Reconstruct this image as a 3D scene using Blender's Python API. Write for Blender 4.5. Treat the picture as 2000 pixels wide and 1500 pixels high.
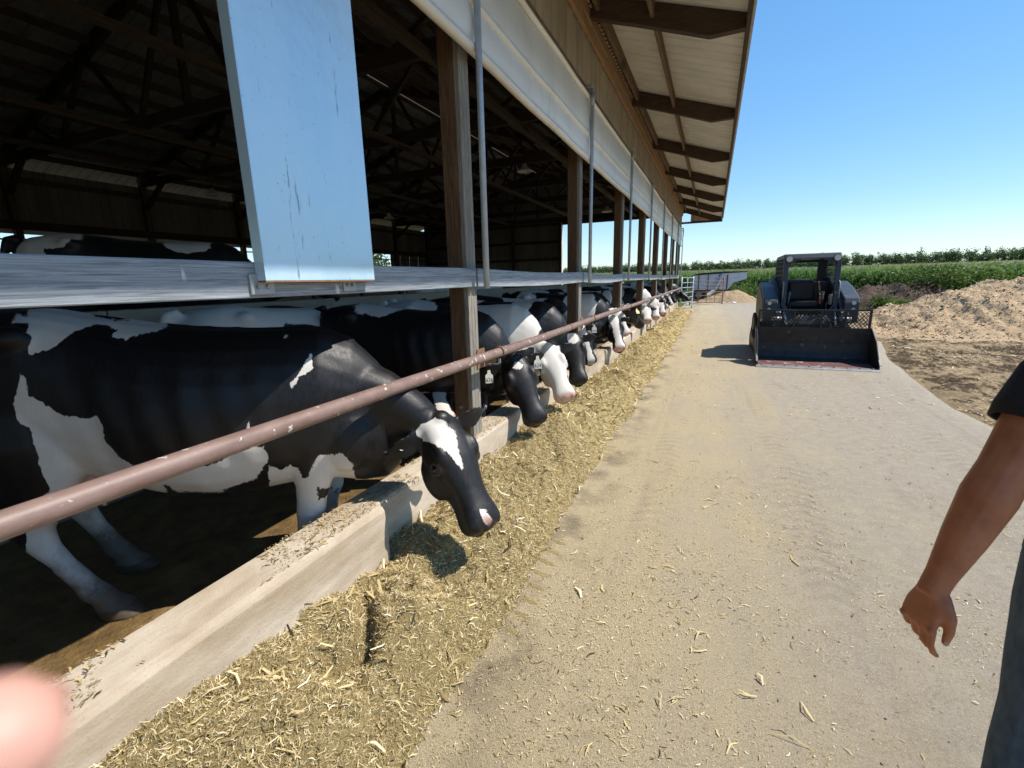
import bpy, bmesh, math, random
import numpy as np
from mathutils import Vector, Matrix

random.seed(7)
RNG = np.random.default_rng(7)
for _o in list(bpy.data.objects):
    bpy.data.objects.remove(_o)
SC = bpy.context.scene
COL = SC.collection
rad = math.radians

# ---------------------------------------------------------------- camera
CAM_H = 1.65
F_PX = 890.0                      # focal length in pixels of the 2000 px wide photograph
_n = lambda v: np.asarray(v, float) / np.linalg.norm(v)
_Y = _n([395, -210, F_PX])        # barn length direction seen by the camera (x right, y down, z forward)
_Z = -_n([95, 3950, F_PX])        # world up
_Z = _n(_Z - _Y * _Z.dot(_Y))
_X = np.cross(_Y, _Z)
CR = np.stack([_X, _Y, _Z])       # camera -> world
CAM = np.array([0, 0, CAM_H])

def ray(px, py):
    return CR @ _n([px - 1000, py - 750, F_PX])
def atZ(px, py, z):
    d = ray(px, py); return CAM + d * ((z - CAM_H) / d[2])
def atX(px, py, x):
    d = ray(px, py); return CAM + d * (x / d[0])
def atY(px, py, y):
    d = ray(px, py); return CAM + d * (y / d[1])
def proj(P):
    d = (np.asarray(P, float) - CAM) @ CR
    return 1000 + F_PX * d[..., 0] / d[..., 2], 750 + F_PX * d[..., 1] / d[..., 2]

cam_data = bpy.data.cameras.new("camera")
cam = bpy.data.objects.new("camera", cam_data)
COL.objects.link(cam)
right, up, fwd = CR[:, 0], -CR[:, 1], CR[:, 2]
mw = Matrix.Identity(4)
for i in range(3):
    mw[i][0], mw[i][1], mw[i][2] = right[i], up[i], -fwd[i]
    mw[i][3] = CAM[i]
cam.matrix_world = mw
cam_data.sensor_width = 36.0
cam_data.lens = F_PX / 2000 * 36
cam_data.clip_start = 0.01
cam_data.clip_end = 4000
cam_data.dof.use_dof = True
cam_data.dof.focus_distance = 4.5
cam_data.dof.aperture_fstop = cam_data.lens / 2.8     # 2.8 mm phone aperture
SC.camera = cam

# ---------------------------------------------------------------- sky, sun, exposure
SUN_TO = _n([1.0, 0.40, 1.44])    # towards the sun
el = math.asin(SUN_TO[2]); az = math.atan2(SUN_TO[0], SUN_TO[1])
world = bpy.data.worlds.new("World"); SC.world = world; world.use_nodes = True
wn = world.node_tree.nodes; wl = world.node_tree.links
sky = wn.new("ShaderNodeTexSky"); sky.sky_type = 'NISHITA'; sky.sun_disc = False
sky.sun_elevation = el; sky.sun_rotation = az
sky.air_density = 1.0; sky.dust_density = 0.0; sky.ozone_density = 2.2; sky.altitude = 200
hsv = wn.new("ShaderNodeHueSaturation"); hsv.inputs["Saturation"].default_value = 1.6; hsv.inputs["Value"].default_value = 1.66
gam = wn.new("ShaderNodeGamma"); gam.inputs[1].default_value = 0.58      # phone-like compression of the sky's range
wl.new(sky.outputs[0], gam.inputs[0]); wl.new(gam.outputs[0], hsv.inputs["Color"]); tint = wn.new("ShaderNodeMix"); tint.data_type = 'RGBA'; tint.blend_type = 'MULTIPLY'; tint.inputs[0].default_value = 1.0; tint.inputs[7].default_value = (.84, .95, 1.04, 1)
wl.new(hsv.outputs[0], tint.inputs[6]); wl.new(tint.outputs[2], wn["Background"].inputs[0])
wn["Background"].inputs[1].default_value = 0.15
sun_data = bpy.data.lights.new("sun", 'SUN'); sun_data.energy = 4.4; sun_data.angle = rad(0.53)
sun_data.color = (1.0, 0.94, 0.85)
sun = bpy.data.objects.new("sun", sun_data); COL.objects.link(sun)
sun.rotation_euler = Vector(SUN_TO).to_track_quat('Z', 'Y').to_euler()
sun.location = (20, 10, 40)
SC.view_settings.view_transform = 'Standard'; SC.view_settings.look = 'None'
SC.view_settings.gamma = 1.0; SC.view_settings.use_curve_mapping = False
SC.view_settings.exposure = 0.52

# ---------------------------------------------------------------- noise
def _hash(ix, iy, iz, seed):
    h = (ix * 374761393 + iy * 668265263 + iz * 2147483647 + seed * 1274126177) & 0xffffffff
    h = ((h ^ (h >> 13)) * 1274126177) & 0xffffffff
    return ((h ^ (h >> 16)) & 0xffff) / 65535.0
def vnoise(P, scale=1.0, seed=0):
    P = np.asarray(P, float) * scale
    if P.shape[-1] == 2: P = np.concatenate([P, np.zeros(P.shape[:-1] + (1,))], -1)
    i = np.floor(P).astype(np.int64); f = P - i; f = f * f * (3 - 2 * f)
    r = 0
    for dx in (0, 1):
        wx = f[..., 0] if dx else 1 - f[..., 0]
        for dy in (0, 1):
            wy = f[..., 1] if dy else 1 - f[..., 1]
            for dz in (0, 1):
                wz = f[..., 2] if dz else 1 - f[..., 2]
                r = r + wx * wy * wz * _hash(i[..., 0] + dx, i[..., 1] + dy, i[..., 2] + dz, seed)
    return r - 0.5
def fbm(P, scale=1.0, oct=4, seed=0, gain=0.5):
    r = 0; a = 1.0
    for k in range(oct):
        r = r + a * vnoise(P, scale * 2 ** k, seed + k * 17); a *= gain
    return r
def sstep(a, b, x):
    t = np.clip((np.asarray(x, float) - a) / (b - a), 0, 1); return t * t * (3 - 2 * t)

# ---------------------------------------------------------------- mesh helpers
def mesh_of(name, V, F, mat=None, smooth=False):
    me = bpy.data.meshes.new(name)
    V = np.asarray(V, np.float32)
    if isinstance(F, np.ndarray):
        nf, k = F.shape
        me.vertices.add(len(V)); me.vertices.foreach_set("co", V.ravel())
        me.loops.add(nf * k); me.loops.foreach_set("vertex_index", F.astype(np.int32).ravel())
        me.polygons.add(nf)
        me.polygons.foreach_set("loop_start", np.arange(0, nf * k, k, dtype=np.int32))
        me.polygons.foreach_set("loop_total", np.full(nf, k, np.int32))
        me.update(calc_edges=True); me.validate()
    else:
        me.from_pydata([tuple(v) for v in V.tolist()], [], [tuple(int(i) for i in f) for f in F]); me.update()
    if mat is not None: me.materials.append(mat)
    if smooth: me.polygons.foreach_set("use_smooth", np.ones(len(me.polygons), bool))
    return me
def link(name, me, parent=None):
    o = bpy.data.objects.new(name, me); COL.objects.link(o)
    if parent is not None: o.parent = parent
    return o
def tag(o, label=None, cat=None, group=None, kind=None):
    if label: o["label"] = label
    if cat: o["category"] = cat
    if group: o["group"] = group
    if kind: o["kind"] = kind
    return o
def thing(name, label, cat, loc=(0, 0, 0), rz=0.0, group=None):
    o = bpy.data.objects.new(name, None); COL.objects.link(o)
    o.empty_display_size = 0.2
    o.location = loc; o.rotation_euler = (0, 0, rz)
    return tag(o, label, cat, group)
def part(root, name, VF, mat, smooth=False, world=True):
    """one mesh; world=True: vertices are world coordinates (root not rotated)"""
    V, F = VF; V = np.asarray(V, float)
    if root is not None and world:
        r = root; off = np.zeros(3)
        while r is not None:
            off = off + np.array(r.location); r = r.parent
        V = V - off
    return link(name, mesh_of(name, V, F, mat, smooth), root)
def add_attr(me, name, vals):
    a = me.attributes.new(name, 'FLOAT', 'POINT'); a.data.foreach_set("value", np.asarray(vals, np.float32))
def face_attr(me, name, vals):
    a = me.attributes.new(name, 'FLOAT', 'FACE'); a.data.foreach_set("value", np.asarray(vals, np.float32))
def join(*parts):
    Vs = []; Fs = []; n = 0
    for V, F in parts:
        V = np.asarray(V, float); Vs.append(V)
        Fs += [tuple(int(i) + n for i in f) for f in F]; n += len(V)
    return np.concatenate(Vs), Fs
_BF = [(0, 3, 2, 1), (4, 5, 6, 7), (0, 1, 5, 4), (1, 2, 6, 5), (2, 3, 7, 6), (3, 0, 4, 7)]
def box(x0, x1, y0, y1, z0, z1):
    return np.array([(x0, y0, z0), (x1, y0, z0), (x1, y1, z0), (x0, y1, z0), (x0, y0, z1), (x1, y0, z1), (x1, y1, z1), (x0, y1, z1)], float), list(_BF)
def beam(p0, p1, w, h, upv=(0, 0, 1)):
    """bar from p0 to p1, w across, h along upv"""
    p0, p1 = np.array(p0, float), np.array(p1, float)
    d = _n(p1 - p0); u = np.array(upv, float); u = u - d * u.dot(d)
    if np.linalg.norm(u) < 1e-6: u = np.array([1., 0, 0]) - d * d[0]
    u = _n(u); s = np.cross(d, u)
    V = []
    for p in (p0, p1):
        for a, b in ((-1, -1), (1, -1), (1, 1), (-1, 1)):
            V.append(p + s * a * w / 2 + u * b * h / 2)
    return np.array(V), [(0, 1, 2, 3), (7, 6, 5, 4), (0, 4, 5, 1), (1, 5, 6, 2), (2, 6, 7, 3), (3, 7, 4, 0)]
def bevel(VF, w, seg=2, ang=30):
    V, F = VF; bm = bmesh.new()
    vs = [bm.verts.new(v) for v in V]
    for f in F:
        try: bm.faces.new([vs[i] for i in f])
        except ValueError: pass
    bmesh.ops.recalc_face_normals(bm, faces=bm.faces)
    es = [e for e in bm.edges if len(e.link_faces) == 2 and e.calc_face_angle(0) > rad(ang)]
    bmesh.ops.bevel(bm, geom=es, offset=w, segments=seg, affect='EDGES', profile=0.6)
    bm.verts.index_update()
    out = (np.array([v.co[:] for v in bm.verts]), [tuple(v.index for v in f.verts) for f in bm.faces])
    bm.free(); return out
def tube(pts, r, n=10, cap=True):
    pts = np.array(pts, float); m = len(pts)
    r = np.full(m, r) if np.isscalar(r) else np.array(r, float)
    V = []; F = []
    t0 = _n(pts[1] - pts[0]); ref = np.array([0, 0, 1.]) if abs(t0[2]) < .9 else np.array([1., 0, 0])
    u = _n(np.cross(t0, ref))
    for i in range(m):
        t = _n(pts[min(i + 1, m - 1)] - pts[max(i - 1, 0)])
        u = _n(u - t * u.dot(t)); w = np.cross(t, u)
        for k in range(n):
            a = 2 * math.pi * k / n
            V.append(pts[i] + r[i] * (math.cos(a) * u + math.sin(a) * w))
    for i in range(m - 1):
        for k in range(n):
            k2 = (k + 1) % n
            F.append((i * n + k, i * n + k2, (i + 1) * n + k2, (i + 1) * n + k))
    if cap:
        F.append(tuple(range(n - 1, -1, -1))); F.append(tuple((m - 1) * n + k for k in range(n)))
    return np.array(V), F
def loft(rings, cap=True):
    n = len(rings[0]); V = np.concatenate([np.asarray(r, float) for r in rings]); F = []
    for i in range(len(rings) - 1):
        for k in range(n):
            k2 = (k + 1) % n
            F.append((i * n + k, i * n + k2, (i + 1) * n + k2, (i + 1) * n + k))
    if cap:
        c0 = len(V); V = np.concatenate([V, [np.mean(rings[0], 0)], [np.mean(rings[-1], 0)]])
        o = (len(rings) - 1) * n
        for k in range(n):
            F.append((c0, (k + 1) % n, k)); F.append((c0 + 1, o + k, o + (k + 1) % n))
    return V, F
def ellipsoid(c, r, R=None, nu=16, nv=10):
    V = [(0, 0, -1)]
    for j in range(1, nv):
        p = -math.pi / 2 + math.pi * j / nv
        for i in range(nu):
            a = 2 * math.pi * i / nu; V.append((math.cos(p) * math.cos(a), math.cos(p) * math.sin(a), math.sin(p)))
    V.append((0, 0, 1)); V = np.array(V) * np.array(r)
    if R is not None: V = V @ np.asarray(R, float).T
    F = []
    for i in range(nu): F.append((0, 1 + (i + 1) % nu, 1 + i))
    for j in range(nv - 2):
        for i in range(nu):
            a, b = 1 + j * nu + i, 1 + j * nu + (i + 1) % nu
            F.append((a, b, b + nu, a + nu))
    t = len(V) - 1; o = 1 + (nv - 2) * nu
    for i in range(nu): F.append((t, o + i, o + (i + 1) % nu))
    return V + np.array(c, float), F
def grid_mesh(xs, ys, zf):
    X, Y = np.meshgrid(xs, ys); P = np.stack([X, Y], -1); Z = zf(P)
    V = np.concatenate([P, Z[..., None]], -1).reshape(-1, 3)
    nx, ny = len(xs), len(ys)
    i = (np.arange(ny - 1)[:, None] * nx + np.arange(nx - 1)[None]).ravel()
    return V, np.stack([i, i + 1, i + nx + 1, i + nx], -1)
def remesh(VF, voxel, smooth_it=6, fac=0.5, name="tmp"):
    V, F = VF
    o = link(name, mesh_of(name, V, F))
    m = o.modifiers.new("r", 'REMESH'); m.mode = 'VOXEL'; m.voxel_size = voxel
    s = o.modifiers.new("s", 'SMOOTH'); s.iterations = smooth_it; s.factor = fac
    dg = bpy.context.evaluated_depsgraph_get(); dg.update()
    me = bpy.data.meshes.new_from_object(o.evaluated_get(dg), depsgraph=dg)
    old = o.data; bpy.data.objects.remove(o); bpy.data.meshes.remove(old)
    me.polygons.foreach_set("use_smooth", np.ones(len(me.polygons), bool))
    return me
def coords(me):
    a = np.empty(len(me.vertices) * 3, np.float32); me.vertices.foreach_get("co", a); return a.reshape(-1, 3).astype(float)
def set_coords(me, V):
    me.vertices.foreach_set("co", np.asarray(V, np.float32).ravel()); me.update()

# ---------------------------------------------------------------- materials
def _nt(name):
    m = bpy.data.materials.new(name); m.use_nodes = True
    nt = m.node_tree; return m, nt, nt.nodes["Principled BSDF"]
def ramp(nt, src, stops):
    r = nt.nodes.new("ShaderNodeValToRGB"); e = r.color_ramp.elements
    while len(e) < len(stops): e.new(0.5)
    for k, (p, c) in enumerate(stops):
        e[k].position = p; e[k].color = (*c, 1) if len(c) == 3 else c
    nt.links.new(src, r.inputs[0]); return r.outputs[0]
def tex(nt, scale, detail=4, stretch=(1, 1, 1), rough=.6, dist=0, coord='Object', kind='Noise'):
    tc = nt.nodes.new("ShaderNodeTexCoord"); mp = nt.nodes.new("ShaderNodeMapping")
    mp.inputs["Scale"].default_value = stretch
    nt.links.new(tc.outputs[coord], mp.inputs[0])
    t = nt.nodes.new("ShaderNodeTex" + kind); t.inputs["Scale"].default_value = scale
    if kind == 'Noise':
        t.inputs["Detail"].default_value = detail; t.inputs["Roughness"].default_value = rough
        t.inputs["Distortion"].default_value = dist
    nt.links.new(mp.outputs[0], t.inputs["Vector"]); return t
def mixc(nt, fac, a, b, mode='MIX'):
    m = nt.nodes.new("ShaderNodeMix"); m.data_type = 'RGBA'; m.blend_type = mode
    for sock, v in ((m.inputs[0], fac), (m.inputs[6], a), (m.inputs[7], b)):
        if isinstance(v, (int, float)): sock.default_value = v
        elif isinstance(v, tuple): sock.default_value = (*v, 1)
        else: nt.links.new(v, sock)
    return m.outputs[2]
def bump(nt, bs, src, strength, dist=0.01):
    b = nt.nodes.new("ShaderNodeBump"); b.inputs["Strength"].default_value = strength; b.inputs["Distance"].default_value = dist
    nt.links.new(src, b.inputs["Height"]); nt.links.new(b.outputs[0], bs.inputs["Normal"]); return b
def mk(name, c1, c2=None, scale=6, rough=.7, bmp=0.0, bscale=60, bdist=.004, metallic=0, stretch=(1, 1, 1), detail=5, spec=.4, speck=None, lo=.3, hi=.7):
    """two-tone noisy surface; speck=(colour, scale, threshold) adds small spots"""
    m, nt, bs = _nt(name)
    bs.inputs["Roughness"].default_value = rough; bs.inputs["Metallic"].default_value = metallic
    bs.inputs["Specular IOR Level"].default_value = spec
    if c2 is None: c2 = tuple(min(1, c * 1.35) for c in c1)
    t = tex(nt, scale, detail, stretch)
    col = ramp(nt, t.outputs[0], [(lo, c1), (hi, c2)])
    if speck:
        s = tex(nt, speck[1], 3, stretch if len(speck) < 4 else speck[3])
        f = ramp(nt, s.outputs[0], [(speck[2], (0, 0, 0)), (speck[2] + .05, (1, 1, 1))])
        col = mixc(nt, f, col, speck[0])
    nt.links.new(col, bs.inputs["Base Color"])
    if bmp:
        t2 = tex(nt, bscale, 4, stretch); bump(nt, bs, t2.outputs[0], bmp, bdist)
    return m
def wood(name, c1, c2, axis, rough=.75, gs=14, bmp=.5, white=0.0, k=.09):
    st = {'x': (k, 1, 1), 'y': (1, k, 1), 'z': (1, 1, k)}[axis]
    m, nt, bs = _nt(name); bs.inputs["Roughness"].default_value = rough; bs.inputs["Specular IOR Level"].default_value = .25
    g = tex(nt, gs * 3, 8, st, .7, 1.5); b = tex(nt, 1.6, 4, st)
    mid = tuple((a + b_) / 2 for a, b_ in zip(c1, c2))
    col = ramp(nt, g.outputs[0], [(.36, c1), (.5, mid), (.64, c2)])
    col = mixc(nt, ramp(nt, b.outputs[0], [(.3, (.0,) * 3), (.7, (.45,) * 3)]), col, c1)
    # knots
    k = tex(nt, 2.3, 2, {'x': (.35, 1, 1), 'y': (1, .35, 1), 'z': (1, 1, .35)}[axis], .3)
    col = mixc(nt, ramp(nt, k.outputs[0], [(.72, (0,) * 3), (.76, (.8,) * 3)]), col, tuple(c * .45 for c in c1))
    if white:
        s = tex(nt, 9, 3, {'x': (1, 1, .3), 'y': (1, 1, .3), 'z': (1, 1, .4)}[axis])
        col = mixc(nt, ramp(nt, s.outputs[0], [(.70, (0,) * 3), (.73, (white,) * 3)]), col, (.72, .72, .7))
    nt.links.new(col, bs.inputs["Base Color"]); bump(nt, bs, g.outputs[0], bmp, .003)
    return m

M = {}
M['post'] = wood('post wood', (.075, .042, .022), (.20, .12, .065), 'z')
M['grey_z'] = wood('weathered grey wood z', (.17, .15, .125), (.36, .33, .28), 'z')
M['rail'] = wood('weathered grey rail wood', (.15, .17, .19), (.50, .54, .58), 'y', gs=38, bmp=.9, white=.75, k=.022)
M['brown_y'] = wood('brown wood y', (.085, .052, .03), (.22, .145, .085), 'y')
M['brown_x'] = wood('brown wood x', (.04, .026, .017), (.10, .066, .042), 'x')
M['ledger'] = wood('ledger wood', (.22, .13, .065), (.40, .26, .14), 'y')
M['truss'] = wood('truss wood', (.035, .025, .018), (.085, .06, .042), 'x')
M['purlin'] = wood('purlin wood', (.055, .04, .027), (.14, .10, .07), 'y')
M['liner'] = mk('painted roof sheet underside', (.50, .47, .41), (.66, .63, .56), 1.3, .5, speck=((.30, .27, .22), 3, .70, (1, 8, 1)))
M['roof_in_shade'] = mk('shade-darkened roof sheet underside', (.15, .155, .14), (.30, .30, .27), 1.1, .55)  # same sheet as the liner, with the barn's indoor shade darkened into its colour
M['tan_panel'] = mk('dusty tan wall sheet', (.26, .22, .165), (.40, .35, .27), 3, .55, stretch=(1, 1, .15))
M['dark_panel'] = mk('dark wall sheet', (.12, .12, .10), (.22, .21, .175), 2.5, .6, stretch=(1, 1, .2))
M['galv'] = mk('galvanised steel', (.32, .38, .44), (.46, .53, .60), 9, .42, metallic=.25, bmp=.1, bscale=40)
M['galv_dull'] = mk('dull galvanised steel', (.30, .31, .32), (.46, .47, .48), 12, .5, metallic=.5)
M['rust_pipe'] = mk('rusty painted pipe', (.16, .098, .080), (.25, .170, .145), 14, .5, .35, 90, .002, spec=.45, stretch=(1, .5, 1), speck=((.58, .54, .48), 24, .63, (1, .9, 1)))
M['rust'] = mk('rusty steel', (.16, .085, .05), (.30, .17, .10), 25, .75, .4, 80)
M['bolt'] = mk('steel bolt', (.25, .25, .25), (.4, .39, .37), 30, .45, metallic=.6)
M['black_rubber'] = mk('black rubber', (.016, .016, .017), (.05, .047, .043), 9, .75, .3, 60)
# ================================================================ SETTING
def road_edge(y):
    y = np.asarray(y, float)
    e = np.interp(y, [-12, 2, 6.4, 7.3, 11, 14, 20, 30, 37], [3.1, 3.0, 2.9, 2.85, 3.25, 3.9, 3.7, 3.2, 3.0])
    return e + .035 * fbm(np.stack([y, y * 0], -1), 1.3, 3, 5)
def ground_z(P):
    d = np.hypot(P[..., 0], P[..., 1])
    return -.03 + .0135 * np.clip(d - 42, 0, None) * sstep(42, 75, d)

def ground_material():
    m, nt, bs = _nt('yard dirt and field soil'); bs.inputs["Roughness"].default_value = .95
    bs.inputs["Specular IOR Level"].default_value = .15
    a = tex(nt, .35, 6); b = tex(nt, 9, 6, rough=.75); c = tex(nt, 60, 4)
    soil = ramp(nt, b.outputs[0], [(.32, (.045, .030, .018)), (.48, (.13, .088, .05)), (.66, (.34, .25, .14))])
    straw = ramp(nt, c.outputs[0], [(.35, (.17, .115, .06)), (.65, (.42, .32, .18))])
    col = mixc(nt, ramp(nt, a.outputs[0], [(.42, (0,) * 3), (.58, (1,) * 3)]), soil, straw)
    # grass away from the yard
    geo = nt.nodes.new("ShaderNodeNewGeometry"); sx = nt.nodes.new("ShaderNodeSeparateXYZ"); nt.links.new(geo.outputs[0], sx.inputs[0])
    mr = nt.nodes.new("ShaderNodeMapRange"); mr.inputs[1].default_value = 27; mr.inputs[2].default_value = 31
    nt.links.new(sx.outputs[1], mr.inputs[0])
    gr = ramp(nt, b.outputs[0], [(.3, (.035, .06, .012)), (.7, (.11, .15, .035))])
    col = mixc(nt, mr.outputs[0], col, gr)
    nt.links.new(col, bs.inputs["Base Color"]); bump(nt, bs, c.outputs[0], .9, .03)
    return m
xs = np.concatenate([-np.geomspace(2500, 20, 30), np.linspace(-18, 30, 60), np.geomspace(34, 2500, 36)])
ys = np.concatenate([-np.geomspace(300, 12, 14), np.linspace(-10, 60, 70), np.geomspace(64, 2600, 40)])
V, F = grid_mesh(xs, ys, ground_z)
tag(link('ground', mesh_of('ground', V, F, ground_material(), True)), 'brown dirt yard and field ground around the barn', kind='structure')

def road_material():
    m, nt, bs = _nt('dusty concrete alley'); bs.inputs["Roughness"].default_value = .88; bs.inputs["Specular IOR Level"].default_value = .25
    fine = tex(nt, 170, 6, rough=.8); mid = tex(nt, 11, 6, rough=.7); big = tex(nt, .9, 5)
    trk = tex(nt, 3.2, 5, (1, .07, 1), .65)
    geo = nt.nodes.new("ShaderNodeNewGeometry"); sx = nt.nodes.new("ShaderNodeSeparateXYZ"); nt.links.new(geo.outputs[0], sx.inputs[0])
    def math_(op, a, b):
        n = nt.nodes.new("ShaderNodeMath"); n.operation = op
        for s, v in ((n.inputs[0], a), (n.inputs[1], b)):
            if isinstance(v, (int, float)): s.default_value = v
            else: nt.links.new(v, s)
        return n.outputs[0]
    # dust thins out away from the feed
    f = math_('ADD', math_('MULTIPLY', sx.outputs[0], -.26), math_('ADD', math_('MULTIPLY', big.outputs[0], .75), math_('MULTIPLY', trk.outputs[0], .75)))
    f = math_('ADD', f, -.32)
    dustf = ramp(nt, f, [(.12, (0,) * 3), (.52, (1,) * 3)])
    conc0 = ramp(nt, mid.outputs[0], [(.3, (.265, .228, .178)), (.7, (.38, .335, .272))])
    conc = mixc(nt, ramp(nt, fine.outputs[0], [(.44, (0,) * 3), (.66, (.55,) * 3)]), conc0, (.46, .38, .26))
    conc = mixc(nt, ramp(nt, tex(nt, 55, 5).outputs[0], [(.30, (.5,) * 3), (.42, (0,) * 3)]), conc, (.17, .145, .11))
    dust = ramp(nt, fine.outputs[0], [(.34, (.17, .12, .06)), (.44, (.36, .285, .17)), (.54, (.45, .37, .235)), (.66, (.66, .56, .39))])
    col = mixc(nt, dustf, conc, dust)
    # darker damp band beside the feed
    dm = nt.nodes.new("ShaderNodeMapRange"); dm.inputs[1].default_value = -.78; dm.inputs[2].default_value = -.50
    nt.links.new(math_('ADD', sx.outputs[0], math_('MULTIPLY', math_('ADD', mid.outputs[0], -.5), .5)), dm.inputs[0])
    damp = ramp(nt, dm.outputs[0], [(0, (.75,) * 3), (.45, (.35,) * 3), (1, (0,) * 3)])
    blot = ramp(nt, tex(nt, 2.4, 4).outputs[0], [(.46, (0,) * 3), (.60, (1,) * 3)])
    col = mixc(nt, mixc(nt, 1.0, damp, blot, 'MULTIPLY'), col, (.16, .125, .085))
    # old tyre marks and spots
    sp = ramp(nt, tex(nt, 30, 3).outputs[0], [(.70, (0,) * 3), (.75, (.6,) * 3)])
    col = mixc(nt, sp, col, (.15, .13, .11))
    tr = ramp(nt, tex(nt, 2.1, 4, (1, .05, 1), .7).outputs[0], [(.56, (0,) * 3), (.68, (.35,) * 3)])
    col = mixc(nt, tr, col, (.24, .195, .14))
    # grit and trodden feed dust
    grit = tex(nt, 75, 4, rough=.85)
    col = mixc(nt, ramp(nt, grit.outputs[0], [(.34, (.75,) * 3), (.45, (0,) * 3)]), col, (.17, .125, .07))
    col = mixc(nt, ramp(nt, grit.outputs[0], [(.56, (0,) * 3), (.68, (.6,) * 3)]), col, (.60, .51, .36))
    # tread bars left by the loader's tracks
    xw = math_('ADD', sx.outputs[0], math_('MULTIPLY', math_('ADD', big.outputs[0], -.5), .35))
    for cx_, wd in ((.66, .17), (-.30, .15), (2.15, .17)):
        band = math_('SUBTRACT', 1.0, math_('MULTIPLY', math_('ABSOLUTE', math_('SUBTRACT', xw, cx_), 0), 1 / wd))
        chev = math_('SINE', math_('MULTIPLY', math_('ADD', sx.outputs[1], math_('MULTIPLY', math_('ABSOLUTE', math_('SUBTRACT', xw, cx_), 0), .6)), 52), 0)
        bar = math_('MULTIPLY', ramp(nt, band, [(.05, (0,) * 3), (.35, (1,) * 3)]), ramp(nt, math_('ADD', math_('MULTIPLY', chev, .5), math_('MULTIPLY', mid.outputs[0], .9)), [(.35, (0,) * 3), (.8, (1,) * 3)]))
        gate_ = ramp(nt, tex(nt, 1.7, 4, (1, .5, 1)).outputs[0], [(.44, (0,) * 3), (.60, (.45,) * 3)])
        col = mixc(nt, mixc(nt, 1.0, bar, gate_, 'MULTIPLY'), col, (.25, .205, .145))
    stn = ramp(nt, tex(nt, .8, 5, (1.6, .5, 1), .7).outputs[0], [(.60, (0,) * 3), (.70, (.5,) * 3)])
    col = mixc(nt, stn, col, (.22, .185, .14))
    nt.links.new(col, bs.inputs["Base Color"])
    h = math_('ADD', fine.outputs[0], math_('MULTIPLY', mid.outputs[0], .25))
    bump(nt, bs, h, .85, .009)
    return m
ry = np.linspace(-12, 36, 260); t = np.linspace(0, 1, 50)
e = road_edge(ry); X = -1.60 + (e[:, None] + 1.60) * t[None]
Z = .0 - .028 * sstep(.97, 1, t)[None] * np.ones_like(X)
V = np.stack([X, np.repeat(ry[:, None], 50, 1), Z], -1).reshape(-1, 3)
i = (np.arange(259)[:, None] * 50 + np.arange(49)[None]).ravel()
tag(link('road', mesh_of('road', V, np.stack([i, i + 1, i + 51, i + 50], -1), road_material(), True)), 'dusty concrete feed alley along the barn', kind='structure')

def manure_material():
    m, nt, bs = _nt('manure floor'); bs.inputs["Roughness"].default_value = .55
    b = tex(nt, 7, 6, rough=.7); c = tex(nt, 45, 4)
    col = ramp(nt, b.outputs[0], [(.3, (.075, .048, .018)), (.55, (.17, .105, .038)), (.75, (.26, .17, .065))])
    nt.links.new(col, bs.inputs["Base Color"]); bump(nt, bs, c.outputs[0], .8, .02); return m
M['manure'] = manure_material()
V, F = grid_mesh(np.linspace(-4.3, -1.79, 70), np.linspace(-9.2, 24.4, 330), lambda P: .012 + .05 * fbm(P, 3.2, 4, 3))
tag(link('barn_floor', mesh_of('barn_floor', V, F, M['manure'], True)), 'dark manure covered cow alley inside the barn', kind='structure')
V, F = grid_mesh(np.linspace(-16.2, -4.46, 50), np.linspace(-9.2, 24.4, 110), lambda P: .62 + .10 * fbm(P, 1.1, 4, 9))
tag(link('bedding_pack', mesh_of('bedding_pack', V, F, mk('bedding', (.10, .07, .035), (.26, .19, .10), 8, .9, .8, 40, .02), True)), 'raised straw bedding pack inside the barn', kind='structure')

# ---------------------------------------------------------------- feed curb
def conc_material(name, c1, c2, lines=True):
    m, nt, bs = _nt(name); bs.inputs["Roughness"].default_value = .85; bs.inputs["Specular IOR Level"].default_value = .25
    a = tex(nt, 5, 6, (1, .4, 1), .7); b = tex(nt, 110, 4); g = tex(nt, 30, 4, (1, .05, 1.6))
    col = ramp(nt, a.outputs[0], [(.3, c1), (.7, c2)])
    col = mixc(nt, ramp(nt, b.outputs[0], [(.60, (0,) * 3), (.70, (.5,) * 3)]), col, tuple(c * .6 for c in c1))
    col = mixc(nt, ramp(nt, tex(nt, 2, 5, (1, .5, 2)).outputs[0], [(.5, (0,) * 3), (.68, (.6,) * 3)]), col, (.27, .19, .10))
    nt.links.new(col, bs.inputs["Base Color"])
    bump(nt, bs, mixc(nt, .5, g.outputs[0], b.outputs[0]), .6, .006); return m
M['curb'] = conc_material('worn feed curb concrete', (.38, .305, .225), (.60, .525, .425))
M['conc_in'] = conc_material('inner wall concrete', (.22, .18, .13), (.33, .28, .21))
POST_Y = [3.0 + 3.06 * i for i in range(-4, 8)]       # near faces of the posts
curb = thing('concrete_feed_curb', 'low concrete feed curb running under the pipe rail, dusted with feed', 'curb', (-1.7, 3, 0))
CURB_Z = .466
def curb_seg(y0, y1, xo, z1=CURB_Z):
    xi, zb = -1.83, -.02; n = max(2, int((y1 - y0) / .22)); rings = []
    for y in np.linspace(y0, y1, n):
        w = .006 * fbm(np.array([[y, xo]]), 2.5, 3, 8)[0]
        prof = [(xi, zb), (xi, z1 - .02), (xi + .02, z1), (xo - .035 + w, z1 + w), (xo - .012 + w, z1 - .008), (xo + w, z1 - .03), (xo + .006 + w, z1 - .12), (xo + .018 + w, zb)]
        rings.append([(x, y, z) for x, z in prof])
    part(curb, 'curb_section', loft(rings[::-1]), M['curb'])
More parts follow.
